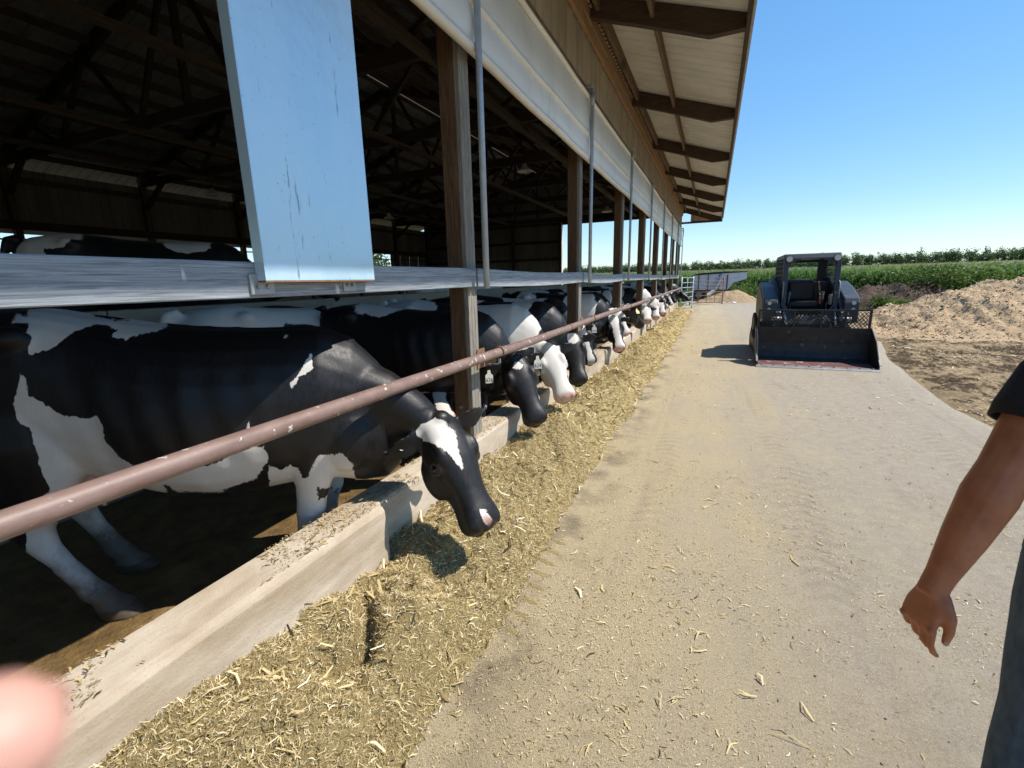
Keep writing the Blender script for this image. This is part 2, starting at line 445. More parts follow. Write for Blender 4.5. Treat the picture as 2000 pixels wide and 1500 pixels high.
edges = [(-9.3, -3.2, -1.575), (-3.2, 1.81, -1.575), (1.812, 2.80, -1.635), (2.802, 3.34, -1.605)]
for k, py in enumerate(POST_Y[5:], 5):
    p0 = POST_Y[k - 1] + .342; edges += [(p0, p0 + 1.3 + .2 * (k % 2), -1.635 + .03 * (k % 2)), (p0 + 1.302 + .2 * (k % 2), py - .2, -1.60 - .035 * (k % 2)), (py - .198, py + .34, -1.605)]
for y0, y1, xo in edges: curb_seg(y0, y1, xo)

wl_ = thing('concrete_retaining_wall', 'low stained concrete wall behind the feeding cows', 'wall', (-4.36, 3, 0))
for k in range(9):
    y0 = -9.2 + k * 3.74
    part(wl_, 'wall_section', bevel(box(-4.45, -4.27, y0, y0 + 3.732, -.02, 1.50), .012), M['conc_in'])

# ================================================================ BARN
XF, XB = -1.65, -16.28             # front post face, back wall
XR = (XF + XB) / 2
PITCH = .33
def roof_z(x): return 4.35 + PITCH * (.13 - x) if x > XR else 4.35 + PITCH * (.13 - (2 * XR - x))
Y0, Y1 = -9.3, 24.46
barn = thing('cattle_barn', 'open-sided wooden cattle barn with white curtain and deep eave', 'barn', (XF, 3, 0))

# posts on the feed side: laminated, three plies
for y in POST_Y:
    p = part(barn, 'post', bevel(box(-1.81, -1.688, y, y + .138, CURB_Z - .05, 4.72), .004, 1), M['post'])
    for k in range(3):
        part(p, 'ply', bevel(box(-1.686, -1.65, y + .0465 * k, y + .0465 * k + .0445, CURB_Z - .05, 4.72), .003, 1), M['grey_z'])
    for z in (.60, .70):
        part(p, 'bolt', tube([(-1.75, y - .022, z), (-1.75, y + .004, z)], .014, 6), M['bolt'])
# rail boards
ys_ = [Y0 + .05] + [y + .075 for y in POST_Y[1:]] + [POST_Y[-1] + .14]
for k in range(len(POST_Y) - 1):
    a, b = POST_Y[k] + .075, POST_Y[k + 1] + .045
    n = 9; rings = []
    for t_ in np.linspace(0, 1, n):
        y = a + (b - a) * t_; s = -.012 * math.sin(math.pi * t_) * (k % 3 + .5)
        rings.append([(-1.648, y, 1.617 + s), (-1.606, y, 1.617 + s), (-1.602, y, 1.621 + s), (-1.602, y, 1.745 + s), (-1.606, y, 1.75 + s), (-1.648, y, 1.75 + s)])
    part(barn, 'rail_board', loft(rings), M['rail'])
# header beam, wall sheets, ledger above the curtain
def ribbed(u0, u1, a, b, place, pitch=.23, h=.018):
    """ribbed sheet between u0,u1; a,b the two ends of the run; place(u, v, off)->xyz"""
    us = []; u = u0
    while u < u1 - 1e-6:
        for du, o in ((0, 0), (.085, 0), (.1, h), (.13, h), (.145, 0)):
            if u + du < u1: us.append((u + du, o))
        u += pitch
    us.append((u1, 0)); runs = list(np.linspace(a, b, 2)) if np.isscalar(a) else a
    V = [place(u, v, o) for v in runs for u, o in us]; n = len(us)
    F = [(j * n + i, j * n + i + 1, (j + 1) * n + i + 1, (j + 1) * n + i) for j in range(len(runs) - 1) for i in range(n - 1)]
    return V, F
SH = .92
nsh = int((Y1 - Y0) / SH) + 1
for k in range(nsh):
    a = Y0 + k * SH; b = min(a + SH, Y1)
    if b > -3.5:
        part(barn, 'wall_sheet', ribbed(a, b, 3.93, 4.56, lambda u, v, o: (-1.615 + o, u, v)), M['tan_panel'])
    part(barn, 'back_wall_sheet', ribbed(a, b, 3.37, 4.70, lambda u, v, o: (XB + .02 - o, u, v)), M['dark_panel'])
for z0, z1, x0, x1, nm, mt in ((3.86, 3.96, -1.66, -1.585, 'header_board', 'brown_y'), (4.50, 4.62, -1.60, -1.556, 'ledger_board', 'ledger'), (4.63, 4.76, -1.60, -1.548, 'ledger_board', 'ledger')):
    part(barn, nm, bevel(box(x0, x1, Y0, Y1, z0, z1), .004, 1), M[mt])
part(barn, 'eave_plate', box(-1.81, -1.66, Y0, Y1, 4.722, 4.86), M['brown_y'])
# scalloped foam closure strip along the ledger
V = []; F = []
for k in range(int((Y1 - Y0) / .115)):
    y = Y0 + k * .115; n = len(V)
    V += [(-1.556, y + .01, 4.76), (-1.556, y + .095, 4.76), (-1.556, y + .0525, 4.80), (-1.52, y + .01, 4.76), (-1.52, y + .095, 4.76), (-1.52, y + .0525, 4.80)]
    F += [(n, n + 1, n + 2), (n + 3, n + 5, n + 4), (n, n + 3, n + 4, n + 1), (n + 1, n + 4, n + 5, n + 2), (n + 2, n + 5, n + 3, n)]
part(barn, 'closure_strip', (V, F), M['ledger'])
# curtain: rolled hem, lower fold, upper fold
def curtain_strip(zs, name, mat):
    ys = np.linspace(-4.0, Y1 - .05, 230); rings = []
    V = []
    for y in ys:
        w = .010 * fbm(np.array([[y, 0.]]), .9, 3, 2)[0] * 2
        for x, z in zs: V.append((x + w * .8 + .012 * fbm(np.array([[y * 1.5, z * 4]]), 1.0, 3, 6)[0], y, z + w * .6))
    n = len(zs); F = [(j * n + i, j * n + i + 1, (j + 1) * n + i + 1, (j + 1) * n + i) for j in range(len(ys) - 1) for i in range(n - 1)]
    part(barn, name, (V, F), mat, True)
def curtain_material(name, c1, c2):
    m, nt, bs = _nt(name); bs.inputs["Roughness"].default_value = .45
    t1 = tex(nt, 1.2, 6, (1, 1, .4)); t2 = tex(nt, 3, 5, (1, .8, .15), .7)
    col = ramp(nt, t1.outputs[0], [(.3, c1), (.7, c2)])
    col = mixc(nt, ramp(nt, t2.outputs[0], [(.55, (0,) * 3), (.75, (.55,) * 3)]), col, (.46, .37, .26))
    nt.links.new(col, bs.inputs["Base Color"]); bump(nt, bs, tex(nt, 14, 4).outputs[0], .25, .01); return m
M['curtain'] = curtain_material('white curtain fabric', (.66, .66, .64), (.80, .80, .78))
M['curtain_up'] = curtain_material('dusty upper curtain fabric', (.52, .51, .47), (.66, .65, .61))
M['hem'] = curtain_material('curtain hem', (.70, .66, .58), (.82, .79, .73))
curtain_strip([(-1.575, 3.17), (-1.555, 3.22), (-1.55, 3.30), (-1.56, 3.39), (-1.575, 3.42)], 'curtain', M['curtain'])
curtain_strip([(-1.575, 3.42), (-1.545, 3.47), (-1.54, 3.58), (-1.555, 3.72), (-1.575, 3.83)], 'upper_curtain', M['curtain_up'])
for zc, r, nm, mt in ((3.145, .036, 'curtain_roll', 'hem'), (3.42, .030, 'curtain_seam_roll', 'hem'), (3.845, .026, 'curtain_top_band', 'hem')):
    ys = np.linspace(-4.0, Y1 - .05, 110)
    part(barn, nm, tube([(-1.565, y, zc + .012 * fbm(np.array([[y, 0.]]), .9, 3, 2)[0] * 2) for y in ys], r, 8), M[mt], True)
# conduits holding the curtain, one beside each post
for k, y in enumerate(POST_Y):
    if y < -1: continue
    yy = y + .035 + (0.0 if k != 4 else 0); lean = [0, .02, -.015, .01, 0, .02, .03, 0][k % 8]
    top = 3.93
    p = part(barn, 'curtain_conduit', tube([(-1.512, yy + lean, top), (-1.512, yy, 1.605)], .0225, 10), M['galv'], True)
    part(p, 'conduit_clip', bevel(box(-1.585, -1.50, yy + lean - .05, yy + lean + .05, top - .01, top + .03), .004, 1), M['galv_dull'])
    part(p, 'conduit_collar', tube([(-1.512, yy + lean, top - .06), (-1.512, yy + lean, top - .20)], .029, 10), M['galv_dull'], True)
# roof sheets
def rsheet(sign):
    xs_ = [.18, -1.62, XR + .09] if sign > 0 else [XR - .09, 2 * XR - .18]
    def place(u, x, o): return (x, u, roof_z(x) + .006 + o)
    return ribbed(0, SH + .02, xs_, None, place)
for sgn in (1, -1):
    V, F = rsheet(sgn); me = mesh_of('roof_sheet', V, F, M['liner'] if sgn > 0 else M['roof_in_shade'])
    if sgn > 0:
        me.materials.append(M['roof_in_shade'])
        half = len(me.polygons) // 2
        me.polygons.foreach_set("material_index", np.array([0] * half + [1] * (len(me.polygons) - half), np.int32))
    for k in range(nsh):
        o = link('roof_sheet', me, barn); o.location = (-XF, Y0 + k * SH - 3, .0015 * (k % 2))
# ridge cap leaves a narrow slot of daylight
part(barn, 'ridge_cap', join(beam((XR - .30, Y0, roof_z(XR) + .02), (XR - .30, Y1, roof_z(XR) + .02), .55, .012, (.33, 0, 1)), beam((XR + .33, Y0, roof_z(XR) + .14), (XR + .33, Y1, roof_z(XR) + .14), .50, .012, (-.33, 0, 1))), M['galv_dull'])
part(barn, 'eave_trim', box(.182, .21, Y0, Y1, roof_z(.18) - .05, roof_z(.18) + .035), M['galv_dull'])
part(barn, 'fascia_board', box(.135, .175, Y0, Y1, 4.20, roof_z(.175) - .004), M['brown_x'])
# purlins
x = -.83; xs_p = [-.83]
while x > XR + .5:
    x -= .62; xs_p.append(x)
for px_ in xs_p:
    for sx_ in ((1, -1) if px_ < -1.7 else (1,)):
        xx = px_ if sx_ > 0 else 2 * XR - px_
        zt = roof_z(xx)
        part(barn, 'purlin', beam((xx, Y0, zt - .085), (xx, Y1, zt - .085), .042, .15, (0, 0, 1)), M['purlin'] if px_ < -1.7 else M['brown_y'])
for xx in (XR + .16, XR - .16):
    part(barn, 'ridge_purlin', beam((xx, Y0, roof_z(xx) - .085), (xx, Y1, roof_z(xx) - .085), .042, .15), M['purlin'])
# trusses with rafter tails
def extr_y(poly, y0, y1):
    n = len(poly); V = [(x, y0, z) for x, z in poly] + [(x, y1, z) for x, z in poly]
    return V, [tuple(range(n)), tuple(range(2 * n - 1, n - 1, -1))] + [(i, i + n, (i + 1) % n + n, (i + 1) % n) for i in range(n)]
ZC = 4.70
for y in POST_Y:
    if y < -4: continue
    tr = thing('truss', None, None, (0, y - 3, 0)); tr.parent = barn; tr.location = (0, 0, 0)
    ya, yb = y + .02, y + .115
    g = lambda x: roof_z(x) - .004
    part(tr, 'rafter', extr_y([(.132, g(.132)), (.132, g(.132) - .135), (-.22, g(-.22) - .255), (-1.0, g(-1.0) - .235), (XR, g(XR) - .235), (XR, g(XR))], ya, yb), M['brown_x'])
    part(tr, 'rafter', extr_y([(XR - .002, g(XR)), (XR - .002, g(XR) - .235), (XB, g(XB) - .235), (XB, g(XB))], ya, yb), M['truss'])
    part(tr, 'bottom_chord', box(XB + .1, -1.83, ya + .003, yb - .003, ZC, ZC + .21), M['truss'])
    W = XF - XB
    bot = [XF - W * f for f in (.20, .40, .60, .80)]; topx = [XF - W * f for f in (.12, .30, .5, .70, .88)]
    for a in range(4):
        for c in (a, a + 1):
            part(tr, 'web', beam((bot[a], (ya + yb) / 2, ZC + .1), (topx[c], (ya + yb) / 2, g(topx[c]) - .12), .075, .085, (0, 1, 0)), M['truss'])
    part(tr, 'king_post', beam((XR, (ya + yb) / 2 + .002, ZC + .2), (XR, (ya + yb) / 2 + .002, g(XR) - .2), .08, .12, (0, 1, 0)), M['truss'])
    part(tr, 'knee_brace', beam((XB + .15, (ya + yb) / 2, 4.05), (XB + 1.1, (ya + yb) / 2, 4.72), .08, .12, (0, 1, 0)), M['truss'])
    part(barn, 'back_post', box(XB + .045, XB + .20, y, y + .14, -.02, 4.9), M['post'])
for xx in (-3.75, -6.6, -10.4, -13.2):
    part(barn, 'chord_brace', beam((xx, Y0, ZC - .045), (xx, Y1, ZC - .045), .14, .085), M['purlin'])
# back wall: header, girts, translucent strip, lower wall
part(barn, 'back_header', box(XB + .03, XB + .22, Y0, Y1, 3.22, 3.42), M['truss'])
part(barn, 'back_girt', box(XB + .025, XB + .09, Y0, Y1, 4.36, 4.50), M['purlin'])
part(barn, 'back_rail', box(XB + .02, XB + .07, Y0, Y1, 2.95, 2.99), M['truss'])
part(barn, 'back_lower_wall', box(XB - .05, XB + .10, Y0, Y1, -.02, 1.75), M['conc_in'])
part(barn, 'back_curtain', box(XB - .03, XB - .02, Y0, 18.6, 3.12, 3.26), M['curtain'])
# back wall is closed near the far corner
for k in range(4):
    a = 21.0 + k * .865
    part(barn, 'back_wall_sheet', ribbed(a, a + .863, 1.7, 3.38, lambda u, v, o: (XB + .022 - o, u, v)), M['dark_panel'])
# far gable wall: closed left half, tall doorway on the right
XD = -7.65
u = XB
while u < XD - .05:
    b = min(u + SH, XD)
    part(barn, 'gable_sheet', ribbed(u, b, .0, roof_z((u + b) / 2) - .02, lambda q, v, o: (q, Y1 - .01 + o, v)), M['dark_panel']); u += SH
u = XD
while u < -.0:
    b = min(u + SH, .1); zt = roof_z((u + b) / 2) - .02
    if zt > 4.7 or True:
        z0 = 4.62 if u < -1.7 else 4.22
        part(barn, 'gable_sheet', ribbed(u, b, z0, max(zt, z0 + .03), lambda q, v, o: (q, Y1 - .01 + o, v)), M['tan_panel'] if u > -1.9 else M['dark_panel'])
    u += SH
for z in (.9, 1.8, 2.7, 3.6, 4.5):
    part(barn, 'gable_girt', box(XB + .1, XD, Y1 - .075, Y1 - .03, z, z + .14), M['truss'])
for xx in (XD, -10.4, -13.2):
    part(barn, 'gable_post', box(xx - .07, xx + .07, Y1 - .22, Y1 - .08, -.02, 4.7), M['truss'])
part(barn, 'door_header', box(XD - .07, -1.83, Y1 - .20, Y1 - .03, 4.50, 4.69), M['truss'])
part(barn, 'door_jamb_trim', box(XD + .072, XD + .10, Y1 - .21, Y1 + .02, 0, 4.62), M['curtain'])
part(barn, 'gable_soffit_trim', box(-1.6, .18, Y1 - .02, Y1 + .03, 4.14, 4.23), M['brown_x'])
part(barn, 'corner_trim', box(-1.66, -1.615, Y1 - .04, Y1 + .02, CURB_Z, 4.5), M['galv_dull'])
# near gable, behind the camera
u = XB
while u < -1.8:
    b = min(u + SH, -1.66)
    part(barn, 'gable_sheet', ribbed(u, b, .0, roof_z((u + b) / 2) - .02, lambda q, v, o: (q, Y0 + .01 - o, v)), M['dark_panel']); u += SH
# ================================================================ fixtures on the barn
lampm, nt, bs = _nt('enamel lamp shade'); bs.inputs["Base Color"].default_value = (.72, .72, .70, 1); bs.inputs["Roughness"].default_value = .35
for xyz, where in (((-13.6, 9.6, 4.3), 'by the back wall'), ((-4.75, 12.0, 4.45), 'over the cow alley'), ((-3.85, 18.0, 4.10), 'near the open doorway'), ((-12.0, 15.6, 4.2), 'in the middle of the back half')):
    x, y, z = xyz
    l = thing('barn_lamp', 'bell shaped pale barn lamp hanging ' + where, 'lamp', xyz, 0, 'lamps hanging under the trusses')
    prof = [(.02, .20), (.05, .19), (.07, .12), (.16, .05), (.20, 0), (.19, -.005), (.15, .04), (.05, .10)]
    rings = [[(r * math.cos(a), r * math.sin(a), h) for a in np.linspace(0, 2 * math.pi, 16, endpoint=False)] for r, h in prof]
    part(l, 'shade', loft(rings, False), lampm, True, world=False)
    part(l, 'stem', tube([(0, 0, .19), (0, 0, ZC - z + .02)], .012, 6), M['truss'], world=False)
    part(l, 'bulb', ellipsoid((0, 0, .07), (.04, .04, .055), nu=10, nv=6), lampm, True, world=False)

# pipe rail in front of the posts
pr = thing('feed_pipe_rail', 'long rusty steel feed pipe rail with bird droppings, in front of the posts', 'pipe', (-1.5, 3, 1.1))
ys = np.linspace(-6, 24.9, 60)
pipe = part(pr, 'pipe', tube([(-1.50, y, 1.115 + .006 * math.sin(y * 1.1)) for y in ys], .036, 18), M['rust_pipe'], True)
for k in range(5):
    y = -1.9 + k * 6.12 + .9
    part(pipe, 'weld_collar', tube([(-1.50, y - .008, 1.115 + .006 * math.sin(y * 1.1)), (-1.50, y + .008, 1.115 + .006 * math.sin(y * 1.1))], .041, 16), M['rust'], True)
for y in POST_Y[2:]:
    b = part(pr, 'bracket', bevel(box(-1.65, -1.535, y + .155, y + .215, 1.035, 1.10), .006, 1), M['rust'])
    a = np.linspace(-.5, math.pi + .5, 12)
    part(b, 'u_bolt', tube([(-1.50 + .041 * math.cos(q), y + .185, 1.118 + .041 * math.sin(q)) for q in a], .006, 6), M['rust'], True)
    part(b, 'nut', tube([(-1.50, y + .185, 1.03), (-1.50, y + .185, 1.065)], .012, 6), M['bolt'])
    part(b, 'bracket_plate', box(-1.649, -1.643, y + .09, y + .22, .99, 1.14), M['rust'])

# tall sheet-metal cover on the rail
def panel_material():
    m, nt, bs = _nt('scratched pale sheet metal'); bs.inputs["Metallic"].default_value = .35; bs.inputs["Roughness"].default_value = .30
    t1 = tex(nt, 2.2, 6, (1, 1, .12), .65); t2 = tex(nt, 26, 5, (1, 1, .10), .7); t3 = tex(nt, 60, 4)
    col = ramp(nt, t1.outputs[0], [(.3, (.48, .68, .82)), (.7, (.60, .78, .90))])
    col = mixc(nt, ramp(nt, t2.outputs[0], [(.635, (0,) * 3), (.675, (.8,) * 3)]), col, (.16, .21, .26))
    col = mixc(nt, ramp(nt, t3.outputs[0], [(.66, (0,) * 3), (.72, (.6,) * 3)]), col, (.25, .29, .33))
    nt.links.new(col, bs.inputs["Base Color"])
    nt.links.new(ramp(nt, t1.outputs[0], [(.3, (.26,) * 3), (.7, (.42,) * 3)]), bs.inputs["Roughness"])
    bump(nt, bs, tex(nt, 3.5, 4).outputs[0], .35, .02); return m
sp = thing('metal_cover_panel', 'tall pale blue-white metal cover box bolted over the grey rail', 'metal panel', (-1.57, 1.55, 1.66))
ya, yb, xo = 1.245, 1.865, -1.55
# folded sheet: front face with returned sides
prof = [(-1.60, ya + .004), (xo + .006, ya), (xo, ya + .008), (xo, yb - .008), (xo + .0, yb), (-1.60, yb - .004), (-1.60, yb - .008), (xo - .004, yb - .006), (xo - .004, ya + .006), (-1.60, ya + .008)]
rings = [[(x - .012 * 0, y, z) for x, y in prof] for z in np.linspace(1.675, 3.14, 10)]
part(sp, 'folded_sheet', loft(rings, False), panel_material())
for y0, y1 in ((ya - .03, ya + .075), (yb - .17, yb - .09)):
    b = part(sp, 'mounting_bracket', bevel(join(box(-1.6015, -1.590, y0, y1, 1.622, 1.70))[0:2], .003, 1), M['galv_dull'])
    for f in (.28, .68):
        part(b, 'bolt', tube([(-1.592, y0 + (y1 - y0) * f, 1.652), (-1.580, y0 + (y1 - y0) * f, 1.652)], .009, 6), M['bolt'])
part(sp, 'rusty_bottom_edge', box(-1.60, xo + .0015, ya + .004, yb - .004, 1.668, 1.6745), M['rust'])
part(sp, 'top_bracket', box(-1.61, -1.57, ya + .05, yb - .05, 3.05, 3.10), M['galv_dull'])
# ================================================================ COWS
def coat_material(name, tint=(.68, .645, .59)):
    m, nt, bs = _nt(name); bs.inputs["Specular IOR Level"].default_value = .36
    bs.inputs["Sheen Weight"].default_value = .03; bs.inputs["Sheen Roughness"].default_value = .35
    def attr(n):
        a = nt.nodes.new("ShaderNodeAttribute"); a.attribute_name = n; return a.outputs["Fac"]
    def math_(op, a, b):
        n = nt.nodes.new("ShaderNodeMath"); n.operation = op
        for s, v in ((n.inputs[0], a), (n.inputs[1], b)):
            if isinstance(v, (int, float)): s.default_value = v
            else: nt.links.new(v, s)
        return n.outputs[0]
    jag = tex(nt, 60, 5, (1, 1, .45), .75); big = tex(nt, 9, 3)
    f = math_('ADD', attr('pat'), math_('ADD', math_('MULTIPLY', math_('SUBTRACT', jag.outputs[0], .5), .048), math_('MULTIPLY', math_('SUBTRACT', big.outputs[0], .5), .05)))
    white_f = ramp(nt, math_('ADD', math_('MULTIPLY', f, 20), .5), [(.47, (0,) * 3), (.53, (1,) * 3)])
    hair = tex(nt, 70, 5, (1, 1, .25), .75); soft = tex(nt, 3.5, 4)
    black = ramp(nt, hair.outputs[0], [(.3, (.0045, .0042, .0048)), (.7, (.012, .011, .012))])
    wht = ramp(nt, soft.outputs[0], [(.3, tuple(c * .86 for c in tint)), (.7, tint)])
    wht = mixc(nt, ramp(nt, hair.outputs[0], [(.5, (0,) * 3), (.75, (.35,) * 3)]), wht, (.50, .44, .36))
    col = mixc(nt, white_f, black, wht)
    pk = math_('MULTIPLY', attr('pink'), 1.0)
    col = mixc(nt, pk, col, (.52, .27, .22))
    dk = attr('dark'); col = mixc(nt, dk, col, (.010, .008, .008))
    dn = tex(nt, 11, 7, (1, 1, .6), .78)
    dirt = ramp(nt, math_('ADD', attr('dirt'), math_('MULTIPLY', math_('SUBTRACT', dn.outputs[0], .5), .9)), [(.40, (0,) * 3), (.75, (.9,) * 3)])
    col = mixc(nt, dirt, col, (.105, .082, .055))
    nt.links.new(col, bs.inputs["Base Color"])
    nt.links.new(ramp(nt, hair.outputs[0], [(.3, (.36,) * 3), (.7, (.56,) * 3)]), bs.inputs["Roughness"])
    bump(nt, bs, mixc(nt, .6, hair.outputs[0], tex(nt, 160, 4, (1, 1, .2), .8).outputs[0]), .35, .004)
    return m
M['coat'] = coat_material('black and white cow coat')
em, nt, bs = _nt('cow eye'); bs.inputs["Base Color"].default_value = (.008, .006, .005, 1); bs.inputs["Roughness"].default_value = .08
M['eye'] = em
def plain(name, c, r=.5, metal=0):
    m, nt, bs = _nt(name); bs.inputs["Base Color"].default_value = (*c, 1); bs.inputs["Roughness"].default_value = r; bs.inputs["Metallic"].default_value = metal
    return m
M['tag_white'] = mk('white ear tag plastic', (.60, .58, .50), (.72, .70, .62), 20, .4)
M['tag_yellow'] = mk('yellow ear tag plastic', (.55, .44, .02), (.68, .56, .04), 20, .4)
M['ink'] = plain('black ink', (.02, .02, .02), .6)

def oval(c, u, w, a, bt, bb, p=2.2, n=20):
    """ring around c: half width a along u, bt upwards and bb downwards along w"""
    R = []
    for k in range(n):
        th = 2 * math.pi * k / n; cs, sn = math.cos(th), math.sin(th)
        y = a * math.copysign(abs(cs) ** (2 / p), cs); z = (bt if sn > 0 else bb) * math.copysign(abs(sn) ** (2 / p), sn)
        R.append(np.array(c) + y * np.array(u) + z * np.array(w))
    return R
def sdf_poly(px, py, poly):
    poly = np.array(poly, float); d = np.full(px.shape, 1e9); ins = np.zeros(px.shape, bool); n = len(poly)
    for i in range(n):
        a, b = poly[i], poly[(i + 1) % n]; e = b - a
        wx, wy = px - a[0], py - a[1]
        t = np.clip((wx * e[0] + wy * e[1]) / (e @ e + 1e-9), 0, 1)
        d = np.minimum(d, np.hypot(wx - t * e[0], wy - t * e[1]))
        c = (a[1] > py) != (b[1] > py)
        with np.errstate(divide='ignore', invalid='ignore'):
            ins ^= c & (px < (b[0] - a[0]) * (py - a[1]) / (b[1] - a[1] + 1e-12) + a[0])
    return np.where(ins, d, -d)

TR = [(-.95, 1.22, 1.04, 1.14, .07, 2.0), (-.90, 1.33, .93, 1.16, .16, 2.1), (-.80, 1.41, .84, 1.16, .225, 2.3), (-.65, 1.44, .78, 1.15, .265, 2.5), (-.48, 1.455, .72, 1.16, .285, 2.6),
      (-.30, 1.435, .64, 1.05, .30, 2.3), (-.10, 1.415, .58, .99, .345, 2.15), (.12, 1.405, .565, .97, .355, 2.15), (.34, 1.405, .59, .97, .315, 2.2), (.52, 1.42, .625, .98, .285, 2.2),
      (.66, 1.425, .63, .97, .265, 2.15), (.80, 1.37, .60, .92, .215, 2.1), (.92, 1.25, .61, .88, .165, 2.0), (1.0, 1.08, .68, .85, .08, 2.0)]
HIND = [(1.16, -.62, .13, .26, .10), (1.02, -.62, .165, .285, .125), (.88, -.60, .185, .265, .125), (.76, -.60, .19, .215, .108), (.66, -.66, .187, .15, .082), (.57, -.735, .18, .098, .060),
        (.50, -.785, .175, .078, .052), (.42, -.785, .175, .057, .045), (.30, -.765, .175, .043, .038), (.19, -.745, .175, .043, .040), (.135, -.735, .175, .056, .050), (.09, -.715, .175, .048, .047), (.055, -.70, .175, .072, .058), (-.01, -.685, .175, .088, .062)]
FORE = [(1.02, .56, .165, .17, .07), (.86, .585, .18, .145, .088), (.72, .61, .178, .105, .076), (.58, .63, .172, .074, .060), (.50, .635, .168, .062, .055), (.43, .64, .165, .062, .058), (.36, .635, .165, .048, .045),
        (.25, .635, .165, .038, .037), (.17, .637, .165, .041, .040), (.13, .642, .165, .052, .049), (.085, .655, .165, .046, .047), (.05, .672, .165, .070, .058), (-.01, .685, .165, .084, .062)]

def make_cow(label, loc, head_deg, P, Mz, scale=1.0, voxel=.019, tilt=-.03, steps=((0, 0), (0, 0), (0, 0), (0, 0)), white=(), polys=None, face='black', ear=(1., -.06, .05), tags=None, seed=1, floor_z=None, group='cows feeding along the curb', udder=True, name='dairy_cow', base_white=False, detail=False, b1z=None, ear_l=None, face_cam=0.0):
    """P poll and Mz muzzle in world coordinates. steps: hoof shift (dx,dy) for hind right/left, fore right/left"""
    h = rad(head_deg); c, s = math.cos(h), math.sin(h)
    def loc_(p):
        p = np.array(p, float) - np.array(loc, float)
        return np.array([p[0] * c + p[1] * s, -p[0] * s + p[1] * c, p[2]]) / scale
    P = loc_(P); Mz = loc_(Mz)
    X_, Y_, Z_ = np.eye(3)
    parts = []
    parts.append(loft([oval((x, 0, zm + tilt * x), Y_, Z_, w, top - zm, zm - bot, p, 28) for x, top, bot, zm, w, p in TR]))
    for sd in (-1, 1):
        parts.append(ellipsoid((-.50, sd * .235, 1.345 - tilt * .5), (.085, .055, .055)))      # hooks
        parts.append(ellipsoid((-.88, sd * .10, 1.20 - tilt * .88), (.055, .05, .06)))          # pins
        parts.append(ellipsoid((.55, sd * .175, .97), (.16, .09, .27), [[.96, 0, .26], [0, 1, 0], [-.26, 0, .96]]))   # shoulder blade
        parts.append(ellipsoid((.74, sd * .15, .82), (.15, .11, .18)))                          # point of shoulder
        for k, (L, ss) in enumerate(((HIND, steps[0 if sd < 0 else 1]), (FORE, steps[2 if sd < 0 else 3]))):
            rg = []
            for z, cx, cy, rx, ry in L:
                f = max(0, 1 - max(z, 0) / .85)
                zz = z + (tilt * cx if z > .7 else 0)
                lk = 1 + .20 * float(sstep(.72, .45, z)); rx, ry = rx * lk, ry * lk
                rg.append(oval((cx + ss[0] * f, sd * cy + ss[1] * f, zz), X_, Y_, rx, ry, ry, 2.1, 16))
            parts.append(loft(rg[::-1]))
    if udder:
        parts.append(ellipsoid((-.50, 0, .74), (.23, .17, .15)))
        for a in (-.40, -.60):
            for b in (-.075, .075): parts.append(tube([(a, b, .64), (a, b, .555)], [.022, .013], 8))
    # spine ridge
    parts.append(tube([(x, 0, top - .03 + tilt * x) for x, top, *_ in TR[1:12]], .035, 8))
    # tail
    tl = [(-.86, 0, 1.40 - tilt * .86), (-.96, 0, 1.38 - tilt * .9), (-1.01, .01, 1.25), (-1.02, .02, .95), (-1.0, .03, .70), (-1.0, .03, .55), (-1.0, .03, .36)]
    parts.append(tube(tl, [.045, .042, .034, .026, .024, .045, .022], 10))
    # neck
    B0 = np.array([.60, 0, 1.06 + tilt * .6]); lat = P[1]
    B1 = np.array([.6 + (P[0] - .6) * .62, lat * .30, b1z if b1z else min(1.02, P[2] + .08) if P[2] < 1.15 else 1.25]); rg = []
    d_h = _n(Mz - P); Pn = P + d_h * .05
    up_h = _n(Z_ - d_h * d_h[2]) if abs(d_h[2]) < .97 else _n(np.array([P[0] - .8, P[1], 0]))
    if face_cam:
        tc = _n(loc_(CAM) - P); up_h = _n(up_h * (1 - face_cam) + tc * face_cam); up_h = _n(up_h - d_h * (up_h @ d_h))
    Pe = P + d_h * .06 - up_h * .05
    for t in np.linspace(0, 1, 9):
        p = (1 - t) ** 2 * B0 + 2 * t * (1 - t) * B1 + t * t * Pe
        dd = _n(2 * (1 - t) * (B1 - B0) + 2 * t * (Pe - B1))
        sd_ = _n(np.cross(Z_, dd)); upn = np.cross(dd, sd_)
        rg.append(oval(p, sd_, upn, np.interp(t, [0, .3, .65, 1], [.20, .165, .128, .100]), np.interp(t, [0, .35, .7, 1], [.25, .17, .115, .085]), np.interp(t, [0, .35, .7, 1], [.36, .31, .23, .15]), 2.1, 20))
    parts.append(loft(rg))
    # dewlap
    # head
    Lh = np.linalg.norm(Mz - P); ls = _n(np.cross(up_h, d_h))     # ls: animal's left
    k = Lh / .58
    HS = [(-.05, .060, .040, .055), (.0, .092, .062, .085), (.08, .108, .076, .115), (.18, .116, .084, .140), (.28, .124, .088, .160), (.38, .126, .088, .174), (.47, .114, .082, .170), (.56, .098, .075, .152),
          (.66, .086, .068, .130), (.76, .086, .066, .116), (.85, .100, .068, .112), (.93, .108, .064, .106), (.985, .096, .052, .086), (1.02, .064, .032, .050)]
    parts.append(loft([oval(P + d_h * t * Lh, ls, up_h, a * k, bu * k, bl * k, 2.35, 24) for t, a, bu, bl in HS]))
    H = lambda t, l, u: P + d_h * t * Lh + ls * l * k + up_h * u * k
    Rh = np.stack([d_h, ls, up_h], 1)
